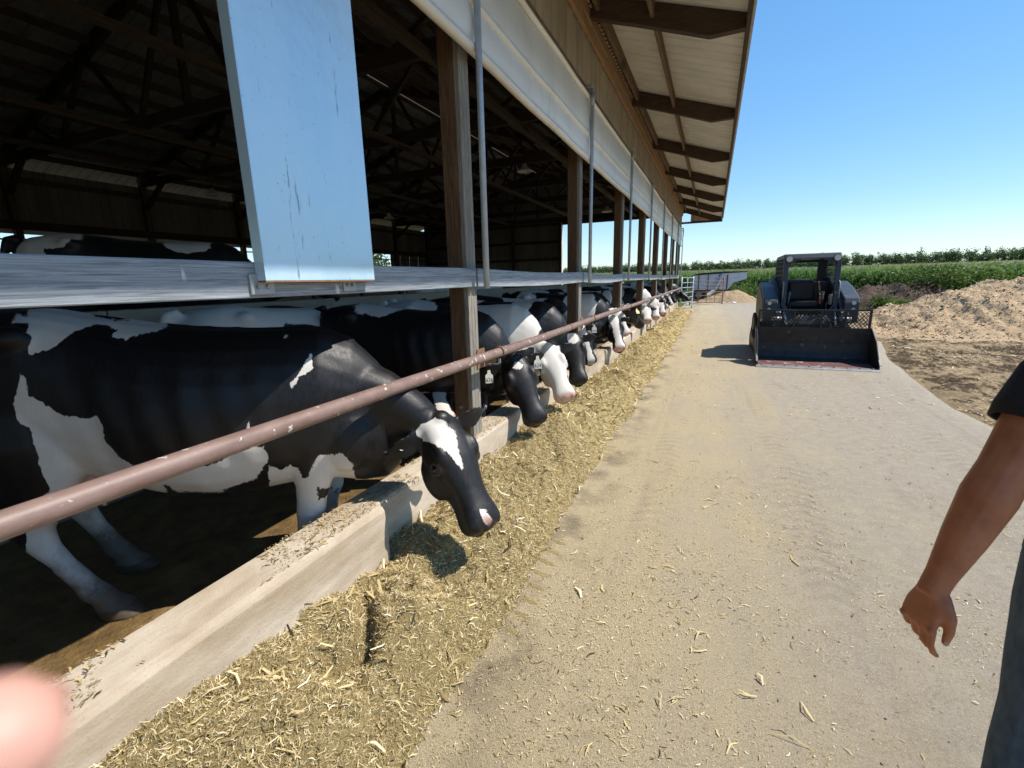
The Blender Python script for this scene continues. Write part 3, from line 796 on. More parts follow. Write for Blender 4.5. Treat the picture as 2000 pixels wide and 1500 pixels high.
    for sd in (-1, 1):
        parts.append(ellipsoid(H(.31, sd * .098, .050), (.070 * k, .036 * k, .040 * k), Rh))      # brow
        parts.append(ellipsoid(H(.39, sd * .118, .010), (.046 * k, .022 * k, .040 * k), Rh))       # eye socket
        parts.append(ellipsoid(H(.44, sd * .080, -.095), (.12 * k, .045 * k, .080 * k), Rh))       # cheek
        parts.append(ellipsoid(H(.955, sd * .060, .024), (.038 * k, .032 * k, .030 * k), Rh))      # nostril wing
    parts.append(ellipsoid(H(.02, 0, .045), (.05 * k, .055 * k, .045 * k), Rh))                    # poll
    parts.append(ellipsoid(H(.93, 0, -.062), (.07 * k, .060 * k, .030 * k), Rh))                   # lower lip
    ears = []
    for sd in (-1, 1):
        ea = ear_l if (sd > 0 and ear_l) else ear
        ed = _n(ls * sd * ea[0] + up_h * ea[1] + d_h * ea[2] * -1); base = H(.075, sd * .085, -.01)
        el_ = .215 * k
        wv = _n(d_h * .75 - up_h * .65 - ed * np.dot(d_h * .75 - up_h * .65, ed)); nv = np.cross(ed, wv)
        if nv @ up_h < 0: nv = -nv
        rg = []
        for t, w, th, cup in ((-.16, .026, .024, 0), (.05, .034, .022, 0), (.2, .050, .017, .006), (.4, .062, .013, .014), (.6, .060, .011, .016), (.8, .043, .010, .010), (.93, .024, .009, .003), (1.0, .007, .006, 0)):
            cc = base + ed * t * el_ - nv * cup * k * -1
            ring = oval(cc, wv, nv, w * k, max(th, voxel * .62) * 1.0, max(th, voxel * .62) * 1.0, 2.0, 14)
            ring = [q + nv * (abs((q - cc) @ wv) / (w * k)) ** 2 * cup * k * 1.4 for q in ring]
            rg.append(ring)
        parts.append(loft(rg)); ears.append((base, ed, wv, nv, el_))
    me = remesh(join(*parts), voxel, 7 if voxel > .013 else 9, .5)
    V = coords(me)
    N = np.empty(len(V) * 3, np.float32); me.vertices.foreach_get("normal", N); N = N.reshape(-1, 3).astype(float)
    # nostrils, mouth, eye hollows
    dark = np.zeros(len(V)); pink = np.zeros(len(V)); dis = np.zeros(len(V))
    hl = np.stack([(V - P) @ d_h / Lh, (V - P) @ ls / k, (V - P) @ up_h / k], 1)
    near_head = (hl[:, 0] > -.1) & (np.abs(hl[:, 1]) < .16) & (np.abs(hl[:, 2]) < .2) & (hl[:, 0] < 1.1)
    for sd in (-1, 1):
        q = H(.99, sd * .052, .020); r = np.linalg.norm((V - q) * 1.0, axis=1) / k
        g = np.exp(-(r / .022) ** 2); dis -= .020 * k * g; dark = np.maximum(dark, sstep(.35, .8, g))
        q = H(.39, sd * .138, .014); r = np.linalg.norm(V - q, axis=1) / k
        dis -= .006 * k * np.exp(-(r / .018) ** 2); lid = np.exp(-((r - .030) / .010) ** 2); dis += .007 * k * lid; pink = np.maximum(pink, .07 * lid)
    mouth = near_head * np.exp(-((hl[:, 2] + .040 + .04 * (1 - hl[:, 0])) / .006) ** 2) * sstep(.74, .80, hl[:, 0])
    dis -= .006 * k * mouth; dark = np.maximum(dark, mouth * .85)
    # ribs and hair-scale unevenness
    dis += .004 * np.sin(V[:, 0] * 42 + V[:, 2] * 8) * sstep(.5, .25, np.abs(V[:, 0] - .05)) * sstep(.7, .9, V[:, 2]) * sstep(1.3, 1.15, V[:, 2]) * (np.abs(V[:, 1]) > .12)
    dis += .012 * fbm(V, 3.2, 3, seed) * (V[:, 2] > .3) * (~near_head)
    V2 = V + N * dis[:, None]
    V2[:, 2] = np.maximum(V2[:, 2], .0)
    set_coords(me, V2)
    # coat pattern: positive = white, in metres
    W = V * scale; Wd = np.stack([W[:, 0] * c - W[:, 1] * s + loc[0], W[:, 0] * s + W[:, 1] * c + loc[1], W[:, 2] + loc[2]], 1)
    pat = np.full(len(V), .3 if base_white else -.3)
    for bl in white:
        cx, cy, cz, rx, ry, rz, sg = bl
        q = np.sqrt(((V[:, 0] - cx) / rx) ** 2 + ((V[:, 1] - cy) / ry) ** 2 + ((V[:, 2] - cz) / rz) ** 2)
        sd_ = (1 - q) * min(rx, ry, rz)
        q2 = sd_ + .10 * fbm(V, 3.0, 3, seed + 40) * min(1, min(rx, ry, rz) / .2)
        pat = np.maximum(pat, q2) if sg > 0 else np.minimum(pat, -q2)
    if polys:
        pat[:] = -.3
        px, py = proj(Wd); dist = np.linalg.norm(Wd - CAM, axis=1)
        for poly in polys: pat = np.maximum(pat, sdf_poly(px, py, poly) * dist / F_PX)
        lowleg = (V[:, 2] < .52) & (V[:, 0] > .4) & (~near_head) & (V[:, 0] < .9)
        pat = np.where(lowleg, np.maximum(pat, .06 * (.62 - V[:, 2])), pat)
        dk_foot = V[:, 2] < .06
        pat = np.where(dk_foot, -.05, pat)
    else:
        # head markings
        fh = near_head & (hl[:, 0] < 1.06)
        fp = np.full(len(V), -.2)
        wx = hl[:, 1]; tt = hl[:, 0]; topside = hl[:, 2] > -.01
        if face == 'blaze': fp = (np.interp(tt, [0, .15, .4, .8, 1], [.03, .055, .035, .04, .06]) - np.abs(wx)) * np.where(topside, 1, 0) - np.where(topside, 0, .05)
        elif face == 'wide': fp = (np.interp(tt, [0, .15, .4, .8, 1], [.07, .075, .05, .055, .08]) - np.abs(wx - .004)) * np.where(topside, 1, 0) - np.where(topside, 0, .05)
        elif face == 'star': fp = .030 - np.hypot(wx, (tt - .17) * .58) * np.where(tt < .17, 1, .75)
        elif face == 'diamond': fp = .058 - np.hypot(wx, (tt - .14) * .5)
        elif face == 'white': fp = np.minimum(.09 - np.abs(wx) * .3, .1 - .5 * np.maximum(0, -.04 - hl[:, 2]) * 0)
        elif face == 'eyepatch': fp = np.where(wx < -.05, np.hypot((tt - .3) * .5, hl[:, 2]) - .075, .08)
        earz = np.zeros(len(V), bool)
        for b_, ed, wv, nv, el_ in ears:
            r = V - b_; ta = r @ ed; earz |= (ta > .045 * k) & (ta < el_ * 1.1) & (np.abs(r @ wv) < .09 * k) & (np.abs(r @ nv) < .05 * k)
        pat = np.where(fh, fp, pat)
        pat = np.where(earz, -.1, pat)
        legs = (V[:, 2] < .50) & (~near_head) & (V[:, 0] < .95)
        pat = np.where(legs, np.maximum(pat, .3 * (.42 - V[:, 2])), pat)
        pat = np.where(V[:, 2] < .06, -.05, pat)
    ud = sstep(.34, .24, np.linalg.norm((V - np.array([-.5, 0, .66])) / np.array([.95, .8, .75]), axis=1)) * .7
    if udder: pink = np.maximum(pink, ud)
    nose = near_head * sstep(.90, .96, hl[:, 0]) * sstep(-.045, -.02, hl[:, 2])
    if face in ('white', 'wide', 'eyepatch'): pink = np.maximum(pink, nose * .75)
    else: dark = np.maximum(dark, nose * .5)
    if polys:
        px, py = proj(Wd)
        pink = np.maximum(pink, .8 * sstep(-1, 4, sdf_poly(px, py, [(940, 1008), (950, 1003), (964, 1016), (956, 1030), (944, 1018)])))
    dirt = sstep(.50, .02, V[:, 2]) * .62 * (~near_head) + .42 * sstep(-.4, -.95, V[:, 0]) * sstep(1.25, .7, V[:, 2]) + .20 * sstep(.85, .5, V[:, 2]) * (~near_head)
    for b_, ed, wv, nv, el_ in ears:       # bare inner ear
        r = V - b_; ta = r @ ed / el_
        g = np.exp(-((ta - .5) / .22) ** 2 - ((r @ wv) / (.032 * k)) ** 2) * (N @ (-nv) > -.2) * (np.abs(r @ nv) < .05 * k)
        pink = np.maximum(pink, .28 * g)
    add_attr(me, 'pat', pat); add_attr(me, 'pink', pink); add_attr(me, 'dark', dark); add_attr(me, 'dirt', dirt)
    me.materials.append(M['coat'])
    o = link(name, me); o.location = loc; o.rotation_euler = (0, 0, h); o.scale = (scale,) * 3
    tag(o, label, 'cow', group)
    for sd in (-1, 1):
        e = part(o, 'eye', ellipsoid(H(.39, sd * .125, .014), (.026 * k, .019 * k, .022 * k), Rh, 14, 10), M['eye'], True, world=False)
    if tags:
        for sd, col_, txt in tags:
            b_, ed, wv, nv, el_ = ears[0 if sd < 0 else 1]
            cc = b_ + ed * el_ * .62
            tn = _n(up_h * .7 + d_h * .5 * 0 + _n(loc_(CAM) - cc) * .9); dn_ = _n(np.array([0, 0, -1.]) - tn * (-tn[2])); sx_ = np.cross(dn_, tn)
            if col_ == 'button':
                part(o, 'ear_button', tube([cc + tn * .012, cc + tn * .026], .016, 12), M['tag_white'], world=False); continue
            cc = cc + tn * .045 + np.array([0, 0, -.015])
            w, hh = .034, .080
            prof = [(-.012, -.01), (.012, -.01), (.016, .022), (w, .038), (w, hh + .03), (-w, hh + .03), (-w, .038), (-.016, .022)]
            n = len(prof); Vt = [cc + sx_ * a + dn_ * b for a, b in prof] + [cc + sx_ * a + dn_ * b - tn * .004 for a, b in prof]
            tg = part(o, 'ear_tag', (Vt, [tuple(range(n)), tuple(range(2 * n - 1, n - 1, -1))] + [(i, i + n, (i + 1) % n + n, (i + 1) % n) for i in range(n)]), M['tag_white'] if col_ == 'white' else M['tag_yellow'], world=False)
            fc = bpy.data.curves.new('tag_number', 'FONT'); fc.body = txt; fc.size = .048 if len(txt) < 4 else .036; fc.align_x = 'CENTER'; fc.resolution_u = 2
            to = bpy.data.objects.new('tag_tmp', fc); COL.objects.link(to)
            bpy.context.evaluated_depsgraph_get().update()
            tm = bpy.data.meshes.new_from_object(to); bpy.data.objects.remove(to); bpy.data.curves.remove(fc)
            tv = coords(tm); base = cc + dn_ * (hh + .018) + tn * .0015
            xd = sx_ if np.dot(np.cross(sx_, -dn_), tn) > 0 else -sx_
            set_coords(tm, base + tv[:, :1] * xd * .85 - tv[:, 1:2] * dn_ * 1.15)
            tm.materials.clear(); tm.materials.append(M['ink']); link('tag_number', tm, tg)
    return o

def head_points(poll, muz, mz, L=.60, far=False):
    Mw = atZ(muz[0], muz[1], mz); d = ray(*poll); best = None
    ts = np.linspace(.5, 40, 8000); Q = CAM + ts[:, None] * d
    D = np.linalg.norm(Q - Mw, axis=1); i = np.where(D <= L)[0]
    if len(i) == 0: return Q[np.argmin(D)], Mw
    return (Q[i[-1]] if far else Q[i[0]]), Mw
def behind(P, deg, fx=1.02, lat=0.0, sc=1.0):
    h = rad(deg); return (P[0] - sc * (fx * math.cos(h) - lat * math.sin(h)), P[1] - sc * (fx * math.sin(h) + lat * math.cos(h)), 0.0)

# --- the cow nearest the road
POLY1 = [
 [(16, 636), (33, 615), (55, 619), (57, 600), (80, 590), (110, 590), (150, 595), (170, 604), (185, 620), (210, 625), (240, 625), (280, 622), (310, 622), (330, 635), (310, 645), (285, 652), (262, 660), (248, 665), (228, 662), (215, 655), (228, 643), (210, 637), (190, 634), (165, 640), (145, 648), (120, 665), (95, 680), (75, 686), (54, 694), (55, 680), (63, 660), (52, 648), (58, 633), (40, 635)],
 [(607, 692), (609, 721), (597, 727), (585, 740), (570, 758), (565, 747), (582, 727), (595, 713)],
 [(553, 655), (560, 654), (561, 659), (554, 660)],
 [(522, 905), (550, 917), (567, 905), (585, 912), (592, 932), (602, 930), (611, 900), (625, 1000), (640, 1100), (540, 1100)],
 [(611, 900), (622, 888), (670, 888), (687, 905), (696, 932), (665, 955), (615, 950)],
 [(515, 868), (492, 875), (484, 818), (478, 880), (430, 900), (375, 915), (300, 930), (350, 960), (430, 960), (500, 935), (525, 900)],
 [(37, 724), (51, 745), (56, 773), (93, 794), (126, 812), (168, 819), (187, 815), (203, 829), (205, 861), (233, 889), (261, 906), (320, 930), (345, 1070), (230, 1260), (50, 1200), (50, 1000), (100, 958), (75, 908), (70, 880), (56, 838), (35, 829), (26, 789)],
 [(812, 842), (817, 834), (832, 824), (850, 818), (865, 820), (877, 835), (885, 842), (889, 850), (895, 875), (901, 895), (904, 917), (887, 900), (875, 885), (850, 870), (830, 860), (815, 852)],
 [(938, 997), (946, 994), (951, 1004), (960, 1015), (952, 1022), (944, 1010)]]
make_cow('large black cow with white rump and thigh patches and a white forehead, button in ear', (-2.47, 1.43, 0), 36, (-1.40, 2.10, .885), (-1.045, 1.985, .345), 1.05, .0105, -.085,
         ((.30, .05), (.16, .12), (-.22, .08), (-.12, .02)), b1z=1.08, polys=POLY1, ear=(.80, -.72, -.10), ear_l=(1., .25, .1), tags=[(-1, 'button', '')], seed=3, face='blaze')

def row_cow(label, poll, muz, mz, deg, lat=0., L=.65, fx=1.02, far=False, P=None, Mw=None, **kw):
    if P is None: P, Mw = head_points(poll, muz, mz, L, far)
    sc = kw.get('scale', 1.0); kw.setdefault('face_cam', .55)
    return make_cow(label, behind(P, deg, fx, lat, sc), deg, P, Mw, **kw)
B = lambda *a: a
row_cow('black cow with a ragged white face, head lowered behind the curb at the first post', (848, 745), (870, 826), .42, 24, -.15, far=True, face='wide', ear=(1, -.2, .1), seed=11, face_cam=.5,
        white=[B(.42, -.1, 1.42, .05, .35, .16, 1), B(.0, 0, .60, .5, .3, .09, 1)])
row_cow('black cow wearing two white 624 ear tags, head past the first post', (1000, 700), (1050, 826), .42, 14, -.10, far=True, face='star', tags=[(-1, 'white', '624'), (1, 'white', '624')], seed=12, voxel=.015,
        white=[B(-.3, 0, 1.40, .25, .25, .12, 1), B(0, 0, .58, .5, .3, .09, 1)])
row_cow('mostly white cow with white face and pink nose next to the cow tagged 624', (1066, 680), (1106, 780), .44, 12, -.08, far=True, face='white', seed=13, voxel=.015, base_white=True,
        white=[B(1.15, 0, .95, .28, .4, .25, -1), B(-.1, .1, 1.25, .25, .4, .25, -1), B(-.7, 0, 1.1, .2, .4, .3, -1)])
row_cow('black cow with white forehead diamond and a yellow ear tag', (1116, 656), (1131, 748), .44, 12, 0.05, far=True, face='diamond', tags=[(-1, 'yellow', '1915')], seed=14, voxel=.015,
        white=[B(.42, 0, 1.38, .16, .4, .18, 1), B(-.25, 0, 1.42, .18, .3, .12, 1), B(-.1, 0, .58, .5, .3, .12, 1)])
row_cow('black cow with a grey white blaze and white 1919 ear tag, head inside the curb', (1158, 632), (1163, 700), .52, 14, -.05, far=True, face='blaze', tags=[(1, 'white', '1919')], seed=15,
        P=np.array([-1.72, 6.35, 1.02]), Mw=np.array([-1.50, 6.20, .50]), white=[B(.2, 0, 1.38, .3, .4, .12, 1)])
row_cow('white shouldered cow with broad white face and black eye sides, after the second post', (1196, 622), (1211, 684), .46, 10, -.05, far=True, face='wide', seed=16,
        white=[B(.42, 0, 1.15, .33, .5, .33, 1), B(-.5, 0, 1.3, .25, .4, .2, 1), B(0, 0, .6, .6, .4, .14, 1)])
row_cow('black cow with narrow white blaze and yellow ear tag turned sideways at the third post', (1224, 600), (1252, 636), .62, 10, -.1, far=False, face='blaze', tags=[(-1, 'yellow', '1904')], seed=17, face_cam=.05,
        white=[B(.1, 0, 1.40, .45, .5, .16, 1), B(.6, 0, 1.25, .12, .5, .25, 1)])
row_cow('cow with white neck and white face beyond the third post', (1276, 586), (1281, 622), .56, 8, 0, far=True, face='white', seed=18, base_white=True,
        white=[B(.3, 0, 1.1, .3, .5, .3, -1), B(-.6, 0, 1.2, .25, .5, .3, -1)])
row_cow('cow with black eye patch nosing deep into the feed beyond the third post', (1258, 603), (1265, 628), .58, 8, 0, far=True, face='eyepatch', seed=19, ear=(1, -.1, .1),
        white=[B(.3, 0, 1.3, .2, .5, .2, 1)])
row_cow('black eared white faced cow with yellow tag near the fourth post', (1290, 590), (1295, 614), .54, 8, 0, far=True, face='wide', tags=[(-1, 'yellow', '1932')], seed=20,
        white=[B(.0, 0, 1.3, .3, .5, .2, 1)])
row_cow('black cow at the end of the row stretching its head past the last post', None, None, 0, 10, 0, P=np.array([-1.42, 23.2, .98]), Mw=np.array([-.98, 22.95, .62]), face='black', face_cam=.1, seed=21, white=[])
for y, sd, lb in ((9.1, 31, 'black and white cow standing back from the curb at the third post'), (17.6, 32, 'spotted cow standing behind the fifth post'), (19.6, 33, 'mostly black cow standing behind the sixth post'), (21.4, 34, 'pale spotted cow near the last bay')):
    r = np.random.default_rng(sd)
    row_cow(lb, None, None, 0, float(r.uniform(-8, 14)), 0, P=np.array([-1.75, y, 1.05]), Mw=np.array([-1.48, y - .1, .58]), face=['blaze', 'wide', 'star', 'white'][sd % 4], seed=sd, voxel=.022, base_white=(sd == 34),
            white=[B(float(r.uniform(-.7, .6)), 0, float(r.uniform(.9, 1.4)), .25, .5, .2, 1 if sd != 34 else -1) for _ in range(4)])
# --- cows further inside
def up_cow(label, x, y, z, deg, up=1.45, fwd=1.45, **kw):
    h = rad(deg); c, s = math.cos(h), math.sin(h)
    W = lambda a, b, q: np.array([x + a * c - b * s, y + a * s + b * c, z + q])
    return make_cow(label, (x, y, z), deg, W(fwd, 0, up), W(fwd + .42, .05, up - .36), **kw)
up_cow('black cow with pale rump patches standing on the raised bedding behind the rail', -5.35, 2.95, .70, 54, 1.15, 1.42, group='cows standing inside the barn', seed=41, voxel=.020, tilt=-.02, scale=1.02,
       white=[B(-.62, 0, 1.40, .22, .5, .10, 1), B(-.78, -.1, 1.25, .12, .4, .16, 1), B(.38, 0, 1.38, .20, .5, .11, 1)], face='blaze')
up_cow('dark cow on the raised bedding at the far end of the long rail', -6.3, 1.35, .62, 150, 1.1, 1.4, group='cows standing inside the barn', seed=42, voxel=.022, scale=.92, white=[B(0, 0, .65, .5, .5, .1, 1)], face='black')
up_cow('white backed cow standing in the alley behind the black cow', -3.72, 3.15, 0, 84, 1.42, 1.42, group='cows standing inside the barn', seed=43, voxel=.020, scale=1.03, base_white=True, white=[B(-.1, -.2, 1.0, .4, .4, .25, -1)], face='white')
up_cow('pale tan cow lying far back on the bedding behind the first post', -5.9, 9.6, .55, 60, 1.1, 1.4, group='cows standing inside the barn', seed=44, voxel=.022, base_white=True, white=[], face='white')
# ================================================================ SKID STEER
def rot_profile(poly, x0, x1):
    """profile in (y,z) extruded along x"""
    n = len(poly); V = [(x0, y, z) for y, z in poly] + [(x1, y, z) for y, z in poly]
    return V, [tuple(range(n - 1, -1, -1)), tuple(range(n, 2 * n))] + [(i, (i + 1) % n, (i + 1) % n + n, i + n) for i in range(n)]
M['machine'] = mk('dusty blue grey machine paint', (.020, .025, .036), (.040, .047, .060), 5, .45, .15, 60, spec=.5, speck=((.16, .14, .11), 9, .66))
M['machine_lt'] = mk('dusty grey machine panels', (.10, .095, .085), (.21, .19, .16), 4, .6)
M['cab_black'] = mk('cab black paint', (.010, .011, .014), (.022, .023, .027), 7, .5)
M['bucket'] = mk('worn black bucket steel', (.012, .012, .013), (.035, .032, .030), 6, .55, .4, 40, speck=((.10, .075, .055), 7, .64))
M['edge'] = mk('worn bucket edge steel', (.20, .19, .185), (.34, .32, .31), 10, .5, metallic=.4)
M['rust_floor'] = mk('rusted bucket floor', (.09, .035, .030), (.20, .09, .075), 9, .6, .3, 50, speck=((.34, .31, .28), 6, .60))
gm, nt, bs = _nt('dusty rear glass'); bs.inputs["Base Color"].default_value = (.75, .85, .85, 1); bs.inputs["Roughness"].default_value = .05
bs.inputs["Transmission Weight"].default_value = 1.0; bs.inputs["IOR"].default_value = 1.05; M['glass'] = gm
M['lens'] = mk('headlight lens', (.52, .50, .46), (.66, .64, .60), 20, .25)
M['chrome'] = mk('hydraulic rod', (.5, .5, .5), (.65, .65, .65), 10, .2, metallic=.9)
M['orange'] = plain('orange belt', (.75, .16, .04), .6)
M['sticker'] = plain('pale sticker', (.45, .55, .62), .5)
M['sticker_y'] = plain('yellow sticker', (.60, .52, .12), .5)

cf = 1.42
sk = thing('skid_steer_loader', 'dark blue-grey compact track loader with a wide black bucket and mesh guard', 'loader', (1.765, 9.44, 0), rad(0.6))
def sp_(parent, name, VF, mat, smooth=False): return part(parent, name, VF, mat, smooth, world=False)
# bucket: lip at y=0, back at y=.78
hw = .93
def bucket_shell():
    out = [(0, .012), (.30, .012), (.55, .02), (.70, .08), (.78, .20), (.80, .36), (.78, .52), (.74, .665)]
    inn = [(.715, .665), (.752, .51), (.772, .36), (.752, .21), (.68, .10), (.54, .042), (.30, .030), (0, .022)]
    return rot_profile(out + inn, -hw + .015, hw - .015)
bk = sp_(sk, 'bucket', bucket_shell(), M['bucket'])
sp_(bk, 'bucket_floor', rot_profile([(.11, .0335), (.50, .0475), (.50, .0445), (.11, .0305)], -hw + .03, hw - .03), M['rust_floor'])
for sd in (-1, 1):
    side = [(0.02, .012), (.55, .012), (.71, .07), (.80, .20), (.82, .36), (.80, .53), (.755, .67), (.70, .67), (.36, .47), (.06, .12)]
    x0 = sd * hw
    sp_(bk, 'side_plate', rot_profile(side, min(x0, x0 - sd * .014), max(x0, x0 - sd * .014)), M['bucket'])
    sp_(bk, 'side_edge', beam((sd * (hw + .004), .03, .10), (sd * (hw + .004), .70, .655), .03, .022, (0, -1, 1)), M['edge'])
ce = sp_(bk, 'cutting_edge', rot_profile([(-.045, .006), (.105, .006), (.105, .036), (-.02, .030)], -hw - .015, hw + .015), M['edge'])
for k in range(10):
    sp_(ce, 'edge_bolt', tube([(-hw + .08 + k * .188, .035, .030), (-hw + .08 + k * .188, .035, .047)], .017, 8), M['bolt'])
# mesh guard
gd = sp_(sk, 'guard_frame', join(beam((-hw + .02, .76, .985), (hw - .02, .76, .985), .035, .035), *[beam((x, .75, .655), (x, .762, .985), .035, .035, (0, 1, 0)) for x in (-hw + .035, -.30, .14, .52, hw - .035)]), M['bucket'])
V = []; F = []
x0, x1, z0, z1 = -hw + .05, hw - .05, .665, .965; dx, dz = .062, .036
def strip_(a, b, w=.006):
    n = len(V); d = _n(np.array(b) - np.array(a)); s = np.cross(d, [0, 1, 0]) * w; q = np.array([0, .005, 0])
    for p in (np.array(a), np.array(b)):
        V.extend([p - s, p + s, p + q])
    F.extend([(n, n + 1, n + 4, n + 3), (n + 1, n + 2, n + 5, n + 4), (n + 2, n, n + 3, n + 5)])
r_ = 0; zz = z0
while zz < z1 - dz * .5:
    xx = x0 + (dx / 2 if r_ % 2 else 0)
    while xx < x1 - dx * .4:
        strip_((xx, .757, zz), (min(xx + dx / 2, x1), .757, zz + dz)); strip_((min(xx + dx / 2, x1), .757, zz + dz), (min(xx + dx, x1), .757, zz)) if xx + dx / 2 < x1 else None
        xx += dx
    zz += dz; r_ += 1
tag(sp_(gd, 'mesh_infill', (V, F), M['bucket']), kind='stuff')
# chassis between the tracks
sp_(sk, 'chassis', bevel(box(-.50, .50, 1.10, 3.0, .28, .80), .03), M['machine'])
sp_(sk, 'engine_hood', bevel(rot_profile([(2.25, .75), (3.25, .60), (3.25, 1.28), (3.05, 1.46), (2.25, 1.50)], -.56, .56), .03), M['machine'])
# tracks
for sd in (-1, 1):
    xc = sd * .69; tw = .16
    loop = []
    def arc(cy, cz, r, a0, a1, n): return [(cy + r * math.cos(a), cz + r * math.sin(a)) for a in np.linspace(a0, a1, n)]
    loop = arc(1.25, .24, .235, rad(250), rad(130), 8) + arc(2.55, .58, .21, rad(115), rad(-20), 8) + arc(2.85, .22, .215, rad(10), rad(-90), 6)
    pts = np.array(loop); 
    seg = np.linalg.norm(np.diff(np.vstack([pts, pts[:1]]), axis=0), axis=1); cum = np.concatenate([[0], np.cumsum(seg)]); tot = cum[-1]
    def at(s):
        s = s % tot; i = np.searchsorted(cum, s, side='right') - 1; a, b = pts[i], pts[(i + 1) % len(pts)]
        return a + (b - a) * ((s - cum[i]) / seg[i]), _n(b - a)
    outer = [at(s)[0] for s in np.linspace(0, tot, 60, endpoint=False)]
    cen = np.mean(outer, 0)
    n = len(outer); V = []; F = []
    for x in (xc - tw, xc + tw):
        for o_ in outer: V.append((x, o_[0], o_[1]))
        for o_ in outer:
            q = cen + (o_ - cen) * .93; V.append((x, q[0], q[1]))
    for i in range(n):
        j = (i + 1) % n
        F += [(i, j, j + 2 * n, i + 2 * n), (i + n, i + 3 * n, j + 3 * n, j + n), (i, i + n, j + n, j), (i + 2 * n, j + 2 * n, j + 3 * n, i + 3 * n)]
    tk = sp_(sk, 'track', (V, F), M['black_rubber'])
    lugs = []
    for k in range(44):
        p, t_ = at(tot * k / 44); nn = np.array([t_[1], -t_[0]]); nn = nn if nn @ (p - cen) > 0 else -nn
        a = (xc - tw + .006, *(p + nn * .012)); b = (xc + tw - .006, *(p + nn * .012))
        lugs.append(beam(a, b, .030, .034, (0, nn[0], nn[1])))
    for L_ in lugs: sp_(tk, 'track_lug', L_, M['black_rubber'])
    for cy, cz, r in ((1.25, .25, .185), (2.55, .58, .165), (2.84, .23, .165), (1.62, .17, .12), (1.95, .17, .12), (2.28, .17, .12), (2.56, .17, .12)):
        sp_(tk, 'roller', tube([(xc - sd * .02, cy, cz), (xc + sd * .15, cy, cz)], r, 16), M['machine_lt'])
    sp_(sk, 'track_frame', bevel(rot_profile([(1.3, .20), (2.7, .20), (2.6, .52), (1.5, .38)], xc - .08, xc + .10), .01), M['machine'])
    # front tower and fender
    xi = sd * .55
    tw_ = sp_(sk, 'front_tower', bevel(rot_profile([(1.12, .74), (1.30, .70), (2.5, .74), (2.7, 1.1), (2.55, 1.42), (2.2, 1.50), (1.75, 1.40), (1.18, 1.20), (1.12, 1.10)], min(xi, sd * .80), max(xi, sd * .80)), .02), M['machine'])
    sp_(tw_, 'dusty_side_cover', rot_profile([(1.22, .80), (2.45, .80), (2.60, 1.1), (2.45, 1.38), (2.2, 1.42), (1.75, 1.32), (1.24, 1.13)], min(sd * .802, sd * .812), max(sd * .802, sd * .812)), M['machine_lt'])
    # lift arm running down to the bucket
    arm = [(3.05, 1.45), (2.4, 1.60), (1.55, 1.30), (1.05, .92), (.92, .50), (.96, .32), (1.08, .34), (1.12, .62), (1.25, .92), (1.65, 1.18), (2.4, 1.46), (3.05, 1.33)]
    xa = sd * .585
    am = sp_(sk, 'lift_arm', bevel(rot_profile(arm, min(xa, xa - sd * .09), max(xa, xa - sd * .09)), .012), M['machine'])
    sp_(am, 'hydraulic_rod', tube([(sd * .44, 1.28, 1.02), (sd * .40, .90, .70)], .022, 10), M['chrome'], True)
    sp_(am, 'hydraulic_cylinder', tube([(sd * .47, 1.62, 1.28), (sd * .435, 1.20, .95)], .038, 12), M['machine'], True)
    sp_(am, 'arm_pin', tube([(sd * .48, 1.0, .80), (sd * .66, 1.0, .80)], .045, 12), M['edge'], True)
    sp_(tw_, 'front_lamp', tube([(sd * .70, 1.118, 1.10), (sd * .70, 1.10, 1.10)], .035, 12), M['lens'])
    sp_(tw_, 'front_lamp', tube([(sd * .70, 1.118, .98), (sd * .70, 1.10, .98)], .030, 12), M['lens'])
for a_, b_, z_ in ((-.20, -.32, .62), (-.14, -.24, .66), (.16, .28, .60), (.22, .34, .64)):
    sp_(sk, 'hydraulic_hose', tube([(a_, 1.12, .78), (a_ * .9, .98, .88), ((a_ + b_) / 2, .90, .80), (b_, .88, z_), (b_, .90, .45)], .014, 8), M['black_rubber'], True)
for sd in (-1, 1):
    sp_(sk, 'grab_handle', tube([(sd * .47, cf - .13, 1.15), (sd * .47, cf - .19, 1.2), (sd * .47, cf - .16, 1.48), (sd * .47, cf - .06, 1.52)], .012, 8), M['edge'], True)
sp_(sk, 'quick_coupler', join(beam((-.55, .84, .42), (.55, .84, .42), .05, .34), beam((-.42, .90, .20), (-.42, .90, .68), .06, .10), beam((.42, .90, .20), (.42, .90, .68), .06, .10)), M['machine'])
sp_(sk, 'front_step', bevel(rot_profile([(1.02, .70), (1.14, .70), (1.20, .86), (1.12, .86)], -.46, .46), .01), M['cab_black'])
sp_(sk, 'warning_label', box(.575, .645, 1.109, 1.118, .885, .925), M['sticker'])
sp_(sk, 'warning_label', box(-.69, -.60, 1.109, 1.118, 1.155, 1.17), M['sticker_y'])
